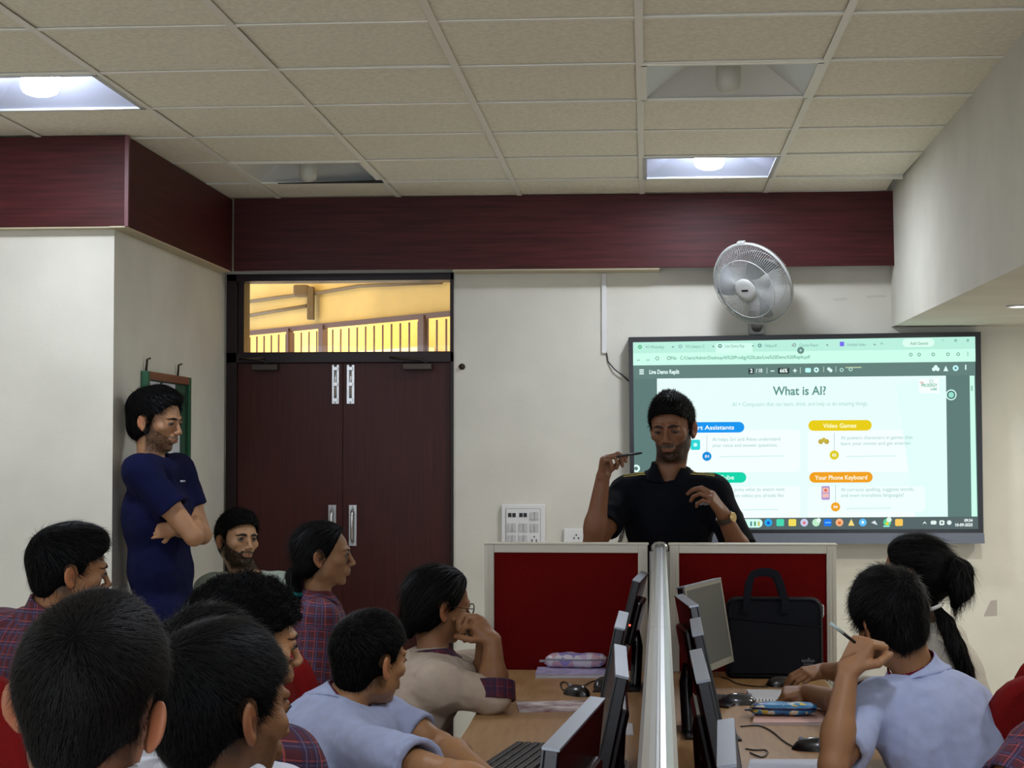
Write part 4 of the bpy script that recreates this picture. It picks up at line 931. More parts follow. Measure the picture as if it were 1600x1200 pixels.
m_plaidd = plaid('maroon_check', (78, 22, 40), [(.03, 0, .012, (36, 28, 62), .6), (.03, .62, .002, (150, 66, 80), .6)])
def cloth(name, rgb, rough=.9, sheen=0): return mat(name, rgb, rough, spec=.15, noise=.03, nscale=30, bump=.35, bscale=700, sheen=sheen)
m_navy = cloth('navy_cotton', (11, 15, 52)); m_blackt = cloth('black_navy_pique', (4, 6, 14)); m_kurta = cloth('grey_green_cotton', (158, 170, 158))
m_blue = cloth('pale_blue_shirting', (170, 180, 214)); m_white = cloth('white_shirting', (205, 208, 220)); m_cream = cloth('cream_overshirt', (186, 170, 154)); m_offwhite = cloth('off_white_shirting', (200, 196, 184))
m_trous = cloth('dark_trouser', (34, 34, 44)); m_shoe = mat('black_shoe', (16, 15, 15), .35); m_mar = cloth('maroon_trim', (110, 24, 44))
# ---------------------------------------------------------------- head
def head_solid(S, O, R, sc=1, female=False, eo=0):
    e = lambda c, r, kk=.016, mode='u': S.ell(c, r, R, kk, mode, O, sc)
    c_ = lambda a, b, ra, rb=None, kk=.008, mode='u', **w: S.cap(a, b, ra, rb, kk, mode, O, R, sc, **w)
    e((0, -.018, .030), (.074, .094, .083), .0)
    e((0, .022, .02), (.066, .072, .072)); e((0, .032, -.025), (.059, .058, .075))
    e((0, .038, -.074), (.042 if not female else .038, .046, .040), .02); e((0, .072, -.101), (.017, .014, .014), .016)
    for s in (-1, 1):
        e((s*.046, .0, -.058), (.013, .032, .028), .022)            # jaw angle
        e((s*.046, .062, -.022), (.019, .018, .016), .018)           # cheekbone
        c_((s*.012, .096, .020), (s*.044, .082, .020), .007, .006, .010)   # brow
        e((s*.031, .103, .001), (.019, .015, .0115), .008, 's')       # socket
        e((s*.031, .080, .0015), (.0145, .0145, .0125), .003)          # lids
    c_((0, .092, .010), (0, .112, -.030), .0065, .0085, .010); e((0, .114, -.034), (.0095, .009, .008), .006)
    for s in (-1, 1):
        e((s*.0125, .105, -.038), (.008, .010, .0075), .006); e((s*.0065, .110, -.044), (.0035, .006, .003), .002, 's')
    e((0, .090, -.062), (.024, .014, .018), .012)                    # mouth mound
    c_((-.019, .089, -.0655), (.019, .089, -.0655), .0055, None, .004); c_((-.013, .0975, -.063), (.013, .0975, -.063), .0048, None, .004)
    c_((-.014, .0955, -.0735), (.014, .0955, -.0735), .0052, None, .004)
    c_((-.02, .1035, -.0685), (.02, .1035, -.0685), .0022, None, .002, 's')
    e((0, .098, -.085), (.02, .008, .006), .006, 's')
    for s in (-1, 1):                                              # ears
        O2 = np.array(O)+R @ (np.array([s*(.0755+eo*.6), -.010, -.016])*sc)
        th = s*(.42+eo*40); c2, s2 = cos(th), sin(th); E = R @ np.array([[c2, -s2, 0], [s2, c2, 0], [0, 0, 1.]])
        tl = .18; E = E @ np.array([[1, 0, 0], [0, cos(tl), -sin(tl)], [0, sin(tl), cos(tl)]])
        S.ell((s*.002, -.004, .004), (.0065, .0185, .029), E, .005, 'u', O2, sc); S.ell((s*.001, .0, -.022), (.0055, .010, .011), E, .006, 'u', O2, sc)
        S.ell((s*.0095, .001, .000), (.0065, .0105, .017), E, .003, 's', O2, sc); S.ell((s*.008, -.005, .014), (.003, .009, .010), E, .002, 's', O2, sc)
    return S
def neck_solid(S, O, R, sc, N, rn=.052):
    a = np.array(O)+R @ (np.array([0, -.022, -.055])*sc); S.cap(a, N, rn*sc, rn*1.06, .025)
# ---------------------------------------------------------------- hands
def hand_solid(S, wrist, d, nrm, side, sc=1, curl=(.6, .6, .6, .6), spread=.12, thumb=(.5, .4), k=.004, tips=None, bend=0):
    """d: direction of the palm, nrm: direction the back of the hand faces, side +1: thumb lies on +(d x nrm)"""
    d = unit(d); nrm = np.array(nrm, float); nrm = unit(nrm-d*(nrm@d)); x = np.cross(d, nrm)*side; w = np.array(wrist, float)
    L = lambda u, v, t: w+(d*u+x*v+nrm*t)*sc
    for v in (-.027, -.010, .008, .026):
        S.cap(L(.004, v*.62, 0), L(.078-abs(v-.004)*.22, v, .002), .0155*sc, .0125*sc, .012)
    S.cap(L(.015, .018, -.006), L(.05, .024, -.010), .016*sc, .013*sc, .012)
    out = []
    base = [(.082, .027), (.086, .0095), (.082, -.0085), (.072, -.0255)]; seg = [(.044, .026, .021), (.049, .029, .022), (.045, .027, .021), (.035, .021, .018)]
    for i in range(4):
        b = base[i]; p = L(b[0]-.006, b[1], .002); ang = 0; sp = spread*(1.5-i)/1.5
        cu = curl[i] if hasattr(curl[i], '__len__') else (curl[i]*.8, curl[i]*1.1, curl[i]*.7)
        rr = (.0094, .0096, .009, .0078)[i]
        for j in range(3):
            ang += cu[j]; q = p+(d*cos(ang)*cos(sp)+x*sin(sp)*cos(ang)*1-nrm*sin(ang))*seg[i][j]*sc
            S.cap(p, q, rr*(1-.07*j)*sc, rr*(.93-.09*j)*sc, k if j == 0 else .002); p = q
        out.append(p)
    t1, t2 = thumb; p = L(.022, .026, -.006); dirs = [(d*.62+x*.70-nrm*.35), (d*(.8)+x*(.45-t1)-nrm*(.3+t2*.4)), (d*.75+x*(.2-t1*1.3)-nrm*(.3+t2))]
    for j, (dd, ln, r_) in enumerate(zip(dirs, (.040, .033, .026), (.0125, .0108, .0095))):
        q = p+unit(dd)*ln*sc; S.cap(p, q, r_*sc, r_*.9*sc, .006 if j == 0 else .003); p = q
    out.append(p); return out
# ---------------------------------------------------------------- hair
def hair_parts(style):
    return style
def strands(name, V, Q, O, R, sc, mode, n, length, width, m, parent, root, seed=0, lift=.3, keep=None, tie=None):
    rs = np.random.RandomState(seed)
    A = V[Q]; nrm = np.cross(A[:, 2]-A[:, 0], A[:, 3]-A[:, 1]); ar = np.linalg.norm(nrm, axis=1)+1e-12; nrm = nrm/ar[:, None]; cen = A.mean(1)
    ctr = np.array(O)+R @ (np.array([0, -.01, .02])*sc); flip = ((cen-ctr)*nrm).sum(1).mean() < 0
    if flip: nrm = -nrm
    loc = (cen-O) @ R / sc; ok = (((cen-ctr)*nrm).sum(1) > 0)
    if keep is not None: ok &= keep(loc)
    p = ar*ok; p = p/p.sum(); idx = rs.choice(len(Q), n, p=p); c = cen[idx]+rs.normal(size=(n, 3))*.0008; N = nrm[idx]; l = loc[idx]
    if mode == 'short':      # away from the whorl at the back of the crown, forward over the top
        wh = np.array([.012, -.072, .085]); t = l-wh; t = t+np.array([0, .05, -.02])*(l[:, 2:3] > .02); t = t @ R.T
    elif mode == 'swept': t = np.stack([np.full(n, .6)+0*l[:, 0], .5+0*l[:, 0], -.1-.8*(l[:, 2] < .05)], 1) @ R.T
    elif mode == 'tied': t = (np.array(tie)-l) @ R.T
    elif mode == 'down': t = np.tile(np.array([0, 0, -1.]), (n, 1))+.1*rs.normal(size=(n, 3))
    else: t = rs.normal(size=(n, 3))
    t = t-N*(t*N).sum(1)[:, None]; t /= np.linalg.norm(t, axis=1)[:, None]+1e-9
    t = t+.16*rs.normal(size=(n, 3))*(1 if mode != 'tied' else .25); t += N*lift*rs.rand(n)[:, None]; t /= np.linalg.norm(t, axis=1)[:, None]
    b = np.cross(t, N); b /= np.linalg.norm(b, axis=1)[:, None]+1e-9
    Ln = length*(.5+rs.rand(n)); W_ = width*(.6+.8*rs.rand(n)); K = 4; pts = []
    for j in range(K+1):
        u = j/K; sag = -N*(u*u*lift*1.1)[..., None]*Ln[:, None] if np.ndim(u) else -N*(u*u*lift*1.0)*Ln[:, None]
        if mode == 'curly':
            ph = rs.rand(n)*6.28 if j == 0 else ph; off = (b*np.cos(ph+u*7)[:, None]+N*np.sin(ph+u*7)[:, None])*.006; cc = c+t*(u*Ln*.5)[:, None]+off
        else: cc = c+t*(u*Ln)[:, None]+sag*.5
        ww = W_*(1-.75*u)*.5; pts.append(cc-b*ww[:, None]); pts.append(cc+b*ww[:, None])
    Vv = np.stack(pts, 1).reshape(-1, 3); base = (np.arange(n)*(2*K+2))[:, None]; q = []
    for j in range(K): q.append(base+np.array([[2*j, 2*j+1, 2*j+3, 2*j+2]]))
    o = np_mesh(name, Vv, np.concatenate(q), m, parent, root); tag(o, kind='stuff'); return o
# ================================================================ PEOPLE
PXM = lambda Y: F/Y
QUAL = 1.0
def beard_mask(l, soft=1):
    z, y, x = l[:, 2], l[:, 1], np.abs(l[:, 0]); w = .010*soft
    zc = np.where(y > .02, -.016-.62*(y-.02), -.016+.0*y)            # cheek line falling to the corner of the mouth
    low = np.clip((zc-z)/w, 0, 1)*np.clip((y+.004)/.012, 0, 1)
    side = np.clip((.028-y)/.010, 0, 1)*np.clip((y+.004)/.010, 0, 1)*np.clip((.018-z)/.02, 0, 1)*np.clip((x-.055)/.01, 0, 1)
    mus = np.exp(-((z+.0555)/.0062)**4)*(y > .082)*np.clip((.034-x)/.008, 0, 1)
    m = np.maximum(np.maximum(low, side), mus); hole = np.exp(-((x/.021)**4))*np.exp(-((z+.0690)/.0072)**4)*(y > .08)
    return np.clip(m-hole*1.3, 0, 1)*np.clip((z+.138)/.02, 0, 1)
def person(P):
    """P: dict with world positions; builds root empty and the children body, clothes, hair"""
    hY = P['Y']; O = np.array(P['head']) if not isinstance(P['head'][0], int) else aY(*P['head'], hY)
    hs = P.get('hs', 1.0); Hf = frame(*P['look']); h = P.get('h', .0035)*QUAL
    bf = frame(P['face'], P.get('lean', 0)); rt = frame(P['face'])[:, 0]; fw = frame(P['face'])[:, 1]
    N = np.array(P['N']) if 'N' in P else O+Hf @ np.array([0, -.03, -.15])*hs
    sw = P.get('sw', .165); SL = P.get('SL', N-rt*sw+np.array([0, 0, -P.get('sdrop', .062)])); SR = P.get('SR', N+rt*sw+np.array([0, 0, -P.get('sdrop', .062)]))
    seat = P.get('seat', True)
    PE = np.array(P['pelvis']) if 'pelvis' in P else N*np.array([1, 1, 0])-fw*P.get('back', .05)+np.array([0, 0, .57 if seat else .95])
    root = np.array([PE[0], PE[1], 0.]); Rt = empty('person', root, 0, P['label'], 'person', P.get('group'))
    rng = sum((i+3)*ord(c) for i, c in enumerate(P['label'])) % 1000
    up = unit(N-PE); lat = unit(rt-up*(rt@up)); fr = np.cross(up, lat); TF = np.stack([lat, fr, up], 1); TL = np.linalg.norm(N-PE)
    g = P.get('girth', 1.0)
    def torso(S, inf=0, k=.04):
        c = lambda t, f=0: PE+up*TL*t+fr*f
        S.ell(c(.0), (.160*g+inf, .115*g+inf, .12+inf), TF, k); S.ell(c(.30, .0), (.138*g+inf, .102*g+inf, .16+inf), TF, k)
        S.ell(c(.62, .005), (.152*g+inf, .110*g+inf, .17+inf), TF, k)
        dn = np.array([0, 0, -.03]); S.cap(SL+(N-SL)*.3+dn, SR+(N-SR)*.3+dn, .062*g+inf, None, k*.8); S.cap(SL+dn*.3, SR+dn*.3, .043*g+inf, None, k*.7)
        for s_ in (SL, SR): S.cap(N-up*.028+(s_-N)*.12, s_+(N-s_)*.1, .030+inf, .044*g+inf, k*.6)
        return S
    arms = P.get('arms', {})
    S = Solid(); head_solid(S, O, Hf, hs, P.get('female', False), P.get('eo', 0)); neck_solid(S, O, Hf, hs, N, P.get('rn', .052)); 
    torso(S, -.008)
    ag = P.get('ag', 1.0)
    for sd, A in arms.items():
        sh = SL if sd == 'L' else SR; el, wr = np.array(A['e']), np.array(A['w'])
        S.cap(sh, sh+(el-sh)*.5, .050*ag, .047*ag, .03); S.cap(sh+(el-sh)*.45, el, .047*ag, .037*ag, .02)
        S.cap(el, el+(wr-el)*.35, .038*ag, .041*ag, .012); S.cap(el+(wr-el)*.3, wr, .041*ag, .026*ag, .02)
        if 'hand' in A:
            H = dict(A['hand']); d = H.pop('d', wr-el); n_ = H.pop('n'); sc_ = H.pop('sc', 1); A['tips'] = hand_solid(S, wr, d, n_, H.pop('side', 1), sc_, **H)
        else: S.cap(wr, wr+unit(wr-el)*.08, .03, .02, .01)
    hx = P.get('hb', h)
    V, Q = nets(S, h); V = relax(V, Q, 1, .4)
    base = np.array(lin(P['skin']))*np.array([.98, 1.02, .84]); l = (V-O) @ Hf / hs; tone = np.ones((len(V), 3))*base
    tone *= (1+.08*fbm(V, 12, 3))[:, None]
    inh = (l[:, 2] > -.16) & (np.abs(l[:, 0]) < .1) & (np.abs(l[:, 1]) < .14)
    lip = np.exp(-(((l[:, 0])/.021)**2*1.2)**2)*np.exp(-((l[:, 2]+.0685)/(.0085-.12*np.abs(l[:, 0])))**4)*(l[:, 1] > .084); tone = tone*(1-.5*lip[:, None]*inh[:, None])+.5*(lip*inh)[:, None]*np.array(lin(P.get('lips', (120, 62, 58))))
    earm = np.exp(-((np.abs(l[:, 0])-.085)/.014)**2-((l[:, 1]+.01)/.03)**2-((l[:, 2]+.015)/.035)**2)*inh; tone *= 1+earm[:, None]*np.array([.35, .05, .0])
    st = P.get('stubble', 0)
    if st:
        m = beard_mask(l, .9)*inh*(1-.85*lip); m = np.clip(m*st*(.85+.3*fbm(V, 90, 5)), 0, 1); tone = tone*(1-m[:, None])+m[:, None]*np.array(lin((22, 16, 14)))
    if not P.get('long_hair'):
        z, y, x = l[:, 2], l[:, 1], np.abs(l[:, 0]); m = np.clip((.012-y)/.03, 0, 1)*np.clip((z+.095+.25*np.clip(y, -.1, .03))/.035, 0, 1)*inh*(np.abs(l[:, 0]) < .079); m = m*.75; tone = tone*(1-m[:, None])+m[:, None]*np.array(lin((22, 17, 16)))
    bo_ = np_mesh('body', V, Q, m_skin, Rt, root, col=tone)
    if P.get('bstr'): n_, l_2 = P['bstr']; strands('beard', V, Q, O, Hf, hs, 'down', n_, l_2, .0013, m_hair, Rt, root, 9, .5, keep=lambda l: beard_mask(l, .6) > .45)
    # face pieces
    toW = lambda q: O+Hf @ (np.array(q, float)*hs)-root
    skt = None; HS = Solid(); head_solid(HS, (0, 0, 0), np.eye(3), 1, P.get('female', False))
    def sy(x, z):
        ys = np.linspace(.15, .03, 90); v = HS.val(np.stack([np.full(90, x), ys, np.full(90, z)], 1)); i = np.argmax(v < 0); return ys[i]
    if P.get('faceon', True):
        for s in (-1, 1):
            mb = MB(); mb.sphere(toW((s*.031, .0835, .0005)), .0125*hs, 16); e_ = mb.build('eye', m_eye, Rt)
            gz = P.get('gaze', (0, -.2)); dv = unit((gz[0], 1, gz[1])); c = np.array([s*.031, .0835, .0005])+dv*.0092
            mb = MB(); mb.sphere(toW(c), .0062*hs, 12); mb.build('iris', m_iris, e_)
            lidz = P.get('lid', .003)
            S3 = Solid(); S3.ell((s*.031, .0835, .0005), (.0145, .0140, .0140), Hf, 0, 'u', O, hs); cp = O+Hf @ (np.array([s*.031, .0835, lidz])*hs); S3.cutplane(cp, Hf @ unit((0, .25, -1)), .001)
            v_, q_ = nets(S3, .0018); 
            if len(v_): np_mesh('eyelid', v_, q_, m_skin, Rt, root, col=np.ones((len(v_), 3))*base*.8)
            mb = MB(); mb.tube([toW((s*.031+u*.0155, .0835+.0142*sqrt(max(.05, 1-(u*1.03)**2))*1.0, lidz-.0006-.003*u*u)) for u in np.linspace(-.95, .95, 9)], .0011*hs, 5); mb.build('eyelash', m_lash, Rt)
            mb = MB(); pts = [(s*(.010+.038*u), 0, .0145+.006*sin(pi*min(1, u*1.15)*.8)-.004*u) for u in np.linspace(0, 1, 9)]
            bw = P.get('brow', .0044)
            mb.tube([toW((p[0], sy(p[0], p[2])-.0016, p[2])) for p in pts], [bw*hs*q for q in (.7, 1, 1.1, 1.1, 1.05, .95, .8, .6, .3)], 8, flat=1); mb.build('eyebrow', m_lash, Rt)
    # ---- clothes
    inf = P.get('inf', .014); C = Solid(); torso(C, inf)
    mt = P['cloth']; bones = [(PE, N, .14)]; holes = []
    for sd, A in arms.items():
        sh = SL if sd == 'L' else SR; el, wr = np.array(A['e']), np.array(A['w']); sl = A.get('sleeve', .55); r0 = (.062 if 'sr' not in A else A['sr'])*ag
        if sl <= 1: C.cap(sh, sh+(el-sh)*sl, r0, r0+A.get('flare', .006), .03, cut=True); bones.append((sh, sh+(el-sh)*sl, .055)); en = sh+(el-sh)*sl; du = unit(el-sh); holes.append((en-du*.03, en+du*.03, r0-.013, r0+A.get('flare', .006)-.009))
        else:
            C.cap(sh, el, r0, r0*.92, .03); t = sl-1; C.cap(el, el+(wr-el)*t, r0*.92, r0*.85, .015, cut=True); bones += [(sh, el, .055), (el, el+(wr-el)*t, .05)]; en = el+(wr-el)*t; du = unit(wr-el); holes.append((en-du*.015, en+du*.03, r0*.85-.012, r0*.85-.009))
    for hh in holes: C.cap(*hh, .003, 's')
    hem = P.get('hem', -.10)
    C.cutplane(PE+up*hem, -up, .004)
    nk = O+Hf @ (np.array([0, -.022, -.055])*hs); nd = unit(N-nk)
    C.cap(nk, N+nd*.005, P.get('rn', .052)*hs+.006, P.get('rn', .052)*1.06+.008, .004, 's')
    if P.get('vneck'): C.cap(N+fw*.06+up*.03, N+fw*.12-up*P['vneck'], .034, .003, .004, 's')
    fold = P.get('fold', .006); sd_ = rng
    C.disp = lambda q: fold*(.8*fbm(q*np.array([1, 1, .55]), 4.5, sd_, 2)+1.1*(np.abs(fbm(q*np.array([1, 1, .6]), 5, sd_+2, 2))-.3)+.5*(np.abs(fbm(q, 11, sd_+1, 2))-.3))
    V, Q = nets(C, P.get('hc', .006)); V = relax(V, Q, 1, .4)
    # cloth coordinates
    best = np.full(len(V), 9.); uv = np.zeros((len(V), 2))
    for a, b, r_ in bones:
        ab = b-a; L = np.linalg.norm(ab); u_ = ab/L; e1 = unit(np.cross(u_, fw if abs(u_@fw) < .9 else rt)); e2 = np.cross(u_, e1); q = V-a; t = np.clip(q@u_, 0, L); d = np.linalg.norm(q-t[:, None]*u_, axis=1)-r_+(.10*((q@u_) < .035) if r_ < .1 else 0)
        an = np.arctan2(q@e2, q@e1)*r_*1.1; m = d < best; best[m] = d[m]; uv[m, 0] = (q@u_)[m]; uv[m, 1] = an[m]
    np_mesh(P.get('garment', 'shirt'), V, Q, mt, Rt, root, uv=uv)
    if P.get('collar'):
        cm = P['collar'] if not isinstance(P['collar'], bool) else mt; rn_ = P.get('rn', .052)*1.06
        K = Solid(); torso(K, inf-.002, .03); K.cap(nk, N, P.get('rn', .052)*hs+.004, rn_+.006, .022); vd = P.get('vopen', .05)
        def cpost(q, d):
            v = q-N; hh = -(v@nd); r_ = np.linalg.norm(v+hh[:, None]*nd, axis=1); x_ = np.abs(v@rt); y_ = v@fw
            o = np.maximum(d-.0085, -(d-.0015)); o = np.maximum(o, np.maximum(r_-(rn_+.034-.10*hh), np.maximum(hh-.030-.10*np.clip(-y_, -.05, .05), -hh-.045)))
            w_ = np.where(y_ > 0, .004+.50*(hh+vd)-x_, -.05); return np.maximum(o, w_)
        K.post = cpost; V, Q = nets(K, .003)
        if len(V): V = relax(V, Q, 1, .4); q = V-N; np_mesh('collar', V, Q, cm, Rt, root, uv=np.stack([q@rt, q@up], 1))
    if P.get('lining'):
        K = Solid(); rn_ = P.get('rn', .052)*1.06; K.cap(N-nd*.036, N+nd*.004, rn_+.008, rn_+.014, 0, cut=True, cut0=True); K.cap(N-nd*.06, N+nd*.03, rn_+.003, rn_+.010, .001, 's'); K.cap(N+fw*.09-nd*.07, N+fw*.09+nd*.05, .05, .04, .002, 's')
        V, Q = nets(K, .003); np_mesh('collar_lining', V, Q, P['lining'], Rt, root) if len(V) else None
    if P.get('cuff'):
        for sd, A in arms.items():
            if A.get('sleeve', .5) <= 0: continue
            sh = SL if sd == 'L' else SR; el, wr = np.array(A['e']), np.array(A['w']); sl = A.get('sleeve', .55); r0 = A.get('sr', .062)*ag
            if sl > 1: b_ = el+(wr-el)*(sl-1); d_ = unit(wr-el); rr = r0*.85
            else: b_ = sh+(el-sh)*sl; d_ = unit(el-sh); rr = r0+.006
            K = Solid(); K.cap(b_-d_*.050, b_+d_*.008, rr+.017, rr+.015, 0, cut=True, cut0=True); K.cap(b_-d_*.015, b_+d_*.03, rr-.010, rr-.006, .002, 's')
            V, Q = nets(K, .004); q = V-b_; e1 = unit(np.cross(d_, up)); e2 = np.cross(d_, e1); np_mesh('cuff', V, Q, P['cuff'], Rt, root, uv=np.stack([q@d_, np.arctan2(q@e2, q@e1)*.06], 1))
    # legs and shoes
    T = Solid(); T.ell(PE+up*.0, (.158*g, .118*g, .11), TF, .03)
    feet = []
    for s in (-1, 1):
        hp = PE+rt*s*.085-np.array([0, 0, .03])
        if seat: kn = hp+fw*.40+rt*s*.05+np.array([0, 0, -.03]); kn[2] = .50; an = kn+fw*.04; an[2] = .09
        else: kn = hp-np.array([0, 0, .42])+fw*.03; an = kn.copy()+fw*.03; an[2] = .09
        if 'legs' in P: kn, an = [np.array(q, float) for q in P['legs'][0 if s < 0 else 1]]
        T.cap(hp, kn, .085*g, .058, .04); T.cap(kn, an, .060, .045, .02, cut=True); feet.append((an, s))
    V, Q = nets(T, .010); np_mesh('trousers', V, Q, P.get('trousers', m_trous), Rt, root, uv=np.stack([V[:, 0], V[:, 2]], 1))
    for an, s in feet:
        Fs = Solid(); Fs.cap(an+np.array([0, 0, -.045])-fw*.02, an+fw*.15+np.array([0, 0, -.05]), .04, .034, .02); Fs.cap(an, an-np.array([0, 0, .04]), .042, .04, .02); Fs.cutplane((an[0], an[1], .004), (0, 0, -1), .002)
        V, Q = nets(Fs, .009); V[:, 2] = np.maximum(V[:, 2], .002); np_mesh('shoe', V, Q, m_shoe, Rt, root)
    # ---- hair
    hr = P['hair']; Hd = Solid(); lc = lambda c, r, k=.02, mode='u': Hd.ell(c, r, Hf, k, mode, O, hs); tt = hr.get('t', .012); top = hr.get('top', .014)
    lc((0, -.018, .030), (.074+tt*.8, .094+tt, .083+tt)); lc((0, .012, .036), (.069+tt*.6, .084+tt*.4, .072+top))
    if hr.get('quiff'): q = hr['quiff']; lc((q[0], .055, .088), (.05, .045, .022+q[1]), .02)
    if not hr.get('long'): lc((0, -.052, -.030), (.054+tt*.2-hr.get('slim', 0), .048+tt*.4, .058), .02)
    elif 1: lc((0, -.045, -.03), (.068+tt*.5, .058+tt*.6, .066), .02)
    fl = hr.get('line', .0); lg = bool(hr.get('long')) and P.get('female', False)
    Hd.cutplane(O+Hf @ (np.array([0, .02, -.020-hr.get('burn', .0)])*hs), Hf @ unit((0, .72, -.70)) if not hr.get('long') else Hf @ unit((0, .9, -.45)), .008)
    Hd.cutplane(O+Hf @ (np.array([0, -.06, -.088 if not hr.get('long') else -.10])*hs), Hf @ np.array([0, 0, -1.]), .012)
    if hr.get('ear', True):
        for s in (-1, 1): Hd.cap((s*.080, .012, -.030), (s*.085, -.012, .000), .020, .026, .006, 's', O, Hf, hs); Hd.cap((s*.075, .045, -.02), (s*.078, .03, -.07), .028, .03, .006, 's', O, Hf, hs)
    for b in hr.get('blobs', []): Hd.ell(b[0], b[1], Hf, b[2] if len(b) > 2 else .01, 'u', O, hs)
    am = hr.get('amp', .003); fs = hr.get('freq', 9)
    st_ = np.array(hr.get('stretch', (1, .35, .6)))
    def dsp(q):
        l_ = (q-O) @ Hf / hs; return am*fbm(l_*st_, fs, rng+7, 3)-am*.3
    def post(q, d):
        l_ = (q-O) @ Hf / hs; x, y, z = l_.T; n_ = .0022*fbm(l_, 22, 5, 2)
        ye = (.036 if not lg else .050)+np.clip(.03-z, 0, .05)*(-.40 if not lg else -.55); zl = (.064 if not lg else .072)+fl-(5.5 if not lg else 14)*x*x
        g_ = np.minimum(y-ye, zl-z)+n_; return -smin(-d, -g_*hs, .008)
    Hd.disp = dsp; Hd.post = post
    V, Q = nets(Hd, hr.get('hv', .004)); V = relax(V, Q, 1, .4)
    hm = hr.get('m', m_hair); ho = np_mesh('hair', V, Q, m_scalp, Rt, root)
    strands('hair_strands', V, Q, O, Hf, hs, hr.get('mode', 'short'), hr.get('n', 2500), hr.get('len', .022), hr.get('w', .0012), hm, ho, root, rng, hr.get('lift', .35), keep=hr.get('keep'), tie=hr.get('tie'))
    for (nm, pts, rad) in hr.get('tails', []):
        Tl = Solid()
        for a, b, ra, rb in zip(pts[:-1], pts[1:], rad[:-1], rad[1:]): Tl.cap(a, b, ra, rb, .012)
        Tl.disp = lambda q: .004*fbm(q*np.array([1, 1, .25]), 16, rng, 3)
        V, Q = nets(Tl, .004); to = np_mesh(nm, V, Q, m_scalp, Rt, root)
        strands('hair_strands', V, Q, pts[0], np.eye(3), 1, 'down', 1200, .05, hr.get('w', .0012), hm, to, root, rng, .1)
    # ---- beard
    if P.get('beard'):
        bt = P['beard']; Bd = Solid(); head_solid(Bd, O, Hf, hs); 
        ops = Bd.ops[:]; Bd.ops = ops
        def bdisp(q):
            l_ = (q-O) @ Hf / hs; m = beard_mask(l_, 1.3)
            return .010-(.010+bt)*m-.0012*fbm(l_, 60, 2, 2)
        Bd.disp = bdisp; V, Q = nets(Bd, .0035); l_ = (V-O) @ Hf/hs
        if len(V):
            bo = np_mesh('beard', V, Q, m_scalp, Rt, root); strands('beard_hair', V, Q, O, Hf, hs, 'down', 1500, .009, .0012, m_hair, bo, root, 5, .5)
    return Rt, dict(C=C, O=O, H=Hf, N=N, SL=SL, SR=SR, PE=PE, up=up, fr=fr, rt=rt, root=root, hs=hs, TF=TF, arms=arms, fw=fw)
def spectacles(R_, D, lab=None, col=None):
    O, H, hs = D['O'], D['H'], D['hs']; W_ = lambda q: O+H @ (np.array(q, float)*hs)-D['root']
    m = col or mat('spectacle_frame', (46, 20, 18), .3); mb = MB()
    for s in (-1, 1):
        mb.tube([W_((s*.031+.021*cos(t), .106-.004*abs(cos(t)), .000+.016*sin(t))) for t in np.linspace(0, 2*pi, 21)], .0020, 6, caps=False)
        mb.tube([W_((s*.052, .103, .004)), W_((s*.074, .08, .004)), W_((s*.079, .0, .004))], .0015, 6)
    mb.tube([W_((-.010, .108, .003)), W_((0, .111, .006)), W_((.010, .108, .003))], .0013, 6)
    o = mb.build('spectacles', m); o.parent = R_; return o
SKB, SKM, SKL = (112, 74, 56), (150, 104, 80), (172, 128, 104)
V3 = lambda *a: np.array(a, float)
ppl = {}
# 1 presenter ---------------------------------------------------------------
Yp = 6.62
ppl['presenter'] = person(dict(label='person in a black navy polo shirt before the screen holding up a pen', Y=Yp, head=(1050, 667), hs=1.04, look=(194, 10, 2), face=184, h=.0032,
    skin=(118, 76, 57), N=aY(1046, 738, Yp+.03), sw=.172, sdrop=.076, seat=False, pelvis=aY(1046, 738, Yp+.03)*V3(1, 1, 0)+V3(0, .02, .92), cloth=m_blackt, collar=True, vneck=.075, vopen=.060, rn=.056, girth=1.04, inf=.012, hc=.005,
    arms=dict(R=dict(e=aY(925, 858, 6.42), w=aY(942, 745, 6.40), sleeve=.62, flare=.006, sr=.058, hand=dict(d=aY(953, 690, 6.38)-aY(942, 745, 6.40), n=(-.75, .35, .4), side=-1, curl=((.9, 1.0, .4), (1.1, 1.2, .5), (1.2, 1.3, .6), (1.25, 1.3, .6)), spread=.06, thumb=(.25, .5), sc=.92)),
              L=dict(e=aY(1166, 880, 6.50), w=aY(1129, 802, 6.40), sleeve=.80, flare=.006, sr=.058, hand=dict(d=aY(1100, 762, 6.36)-aY(1129, 802, 6.40), n=(.62, -.45, .62), side=1, curl=((.55, .7, .4), (.5, .8, .5), (.6, .9, .6), (.7, .9, .6)), spread=.10, thumb=(.1, .3), sc=1.0))),
    ag=.98, stubble=.92, bstr=(1500, .005), lips=(128, 84, 76), gaze=(-.1, -.5), lid=-.0025, hair=dict(t=.010, top=.028, quiff=(0, .010), line=-.002, n=4200, len=.022, w=.0016, burn=.012, lift=.9)))
R_, D = ppl['presenter']
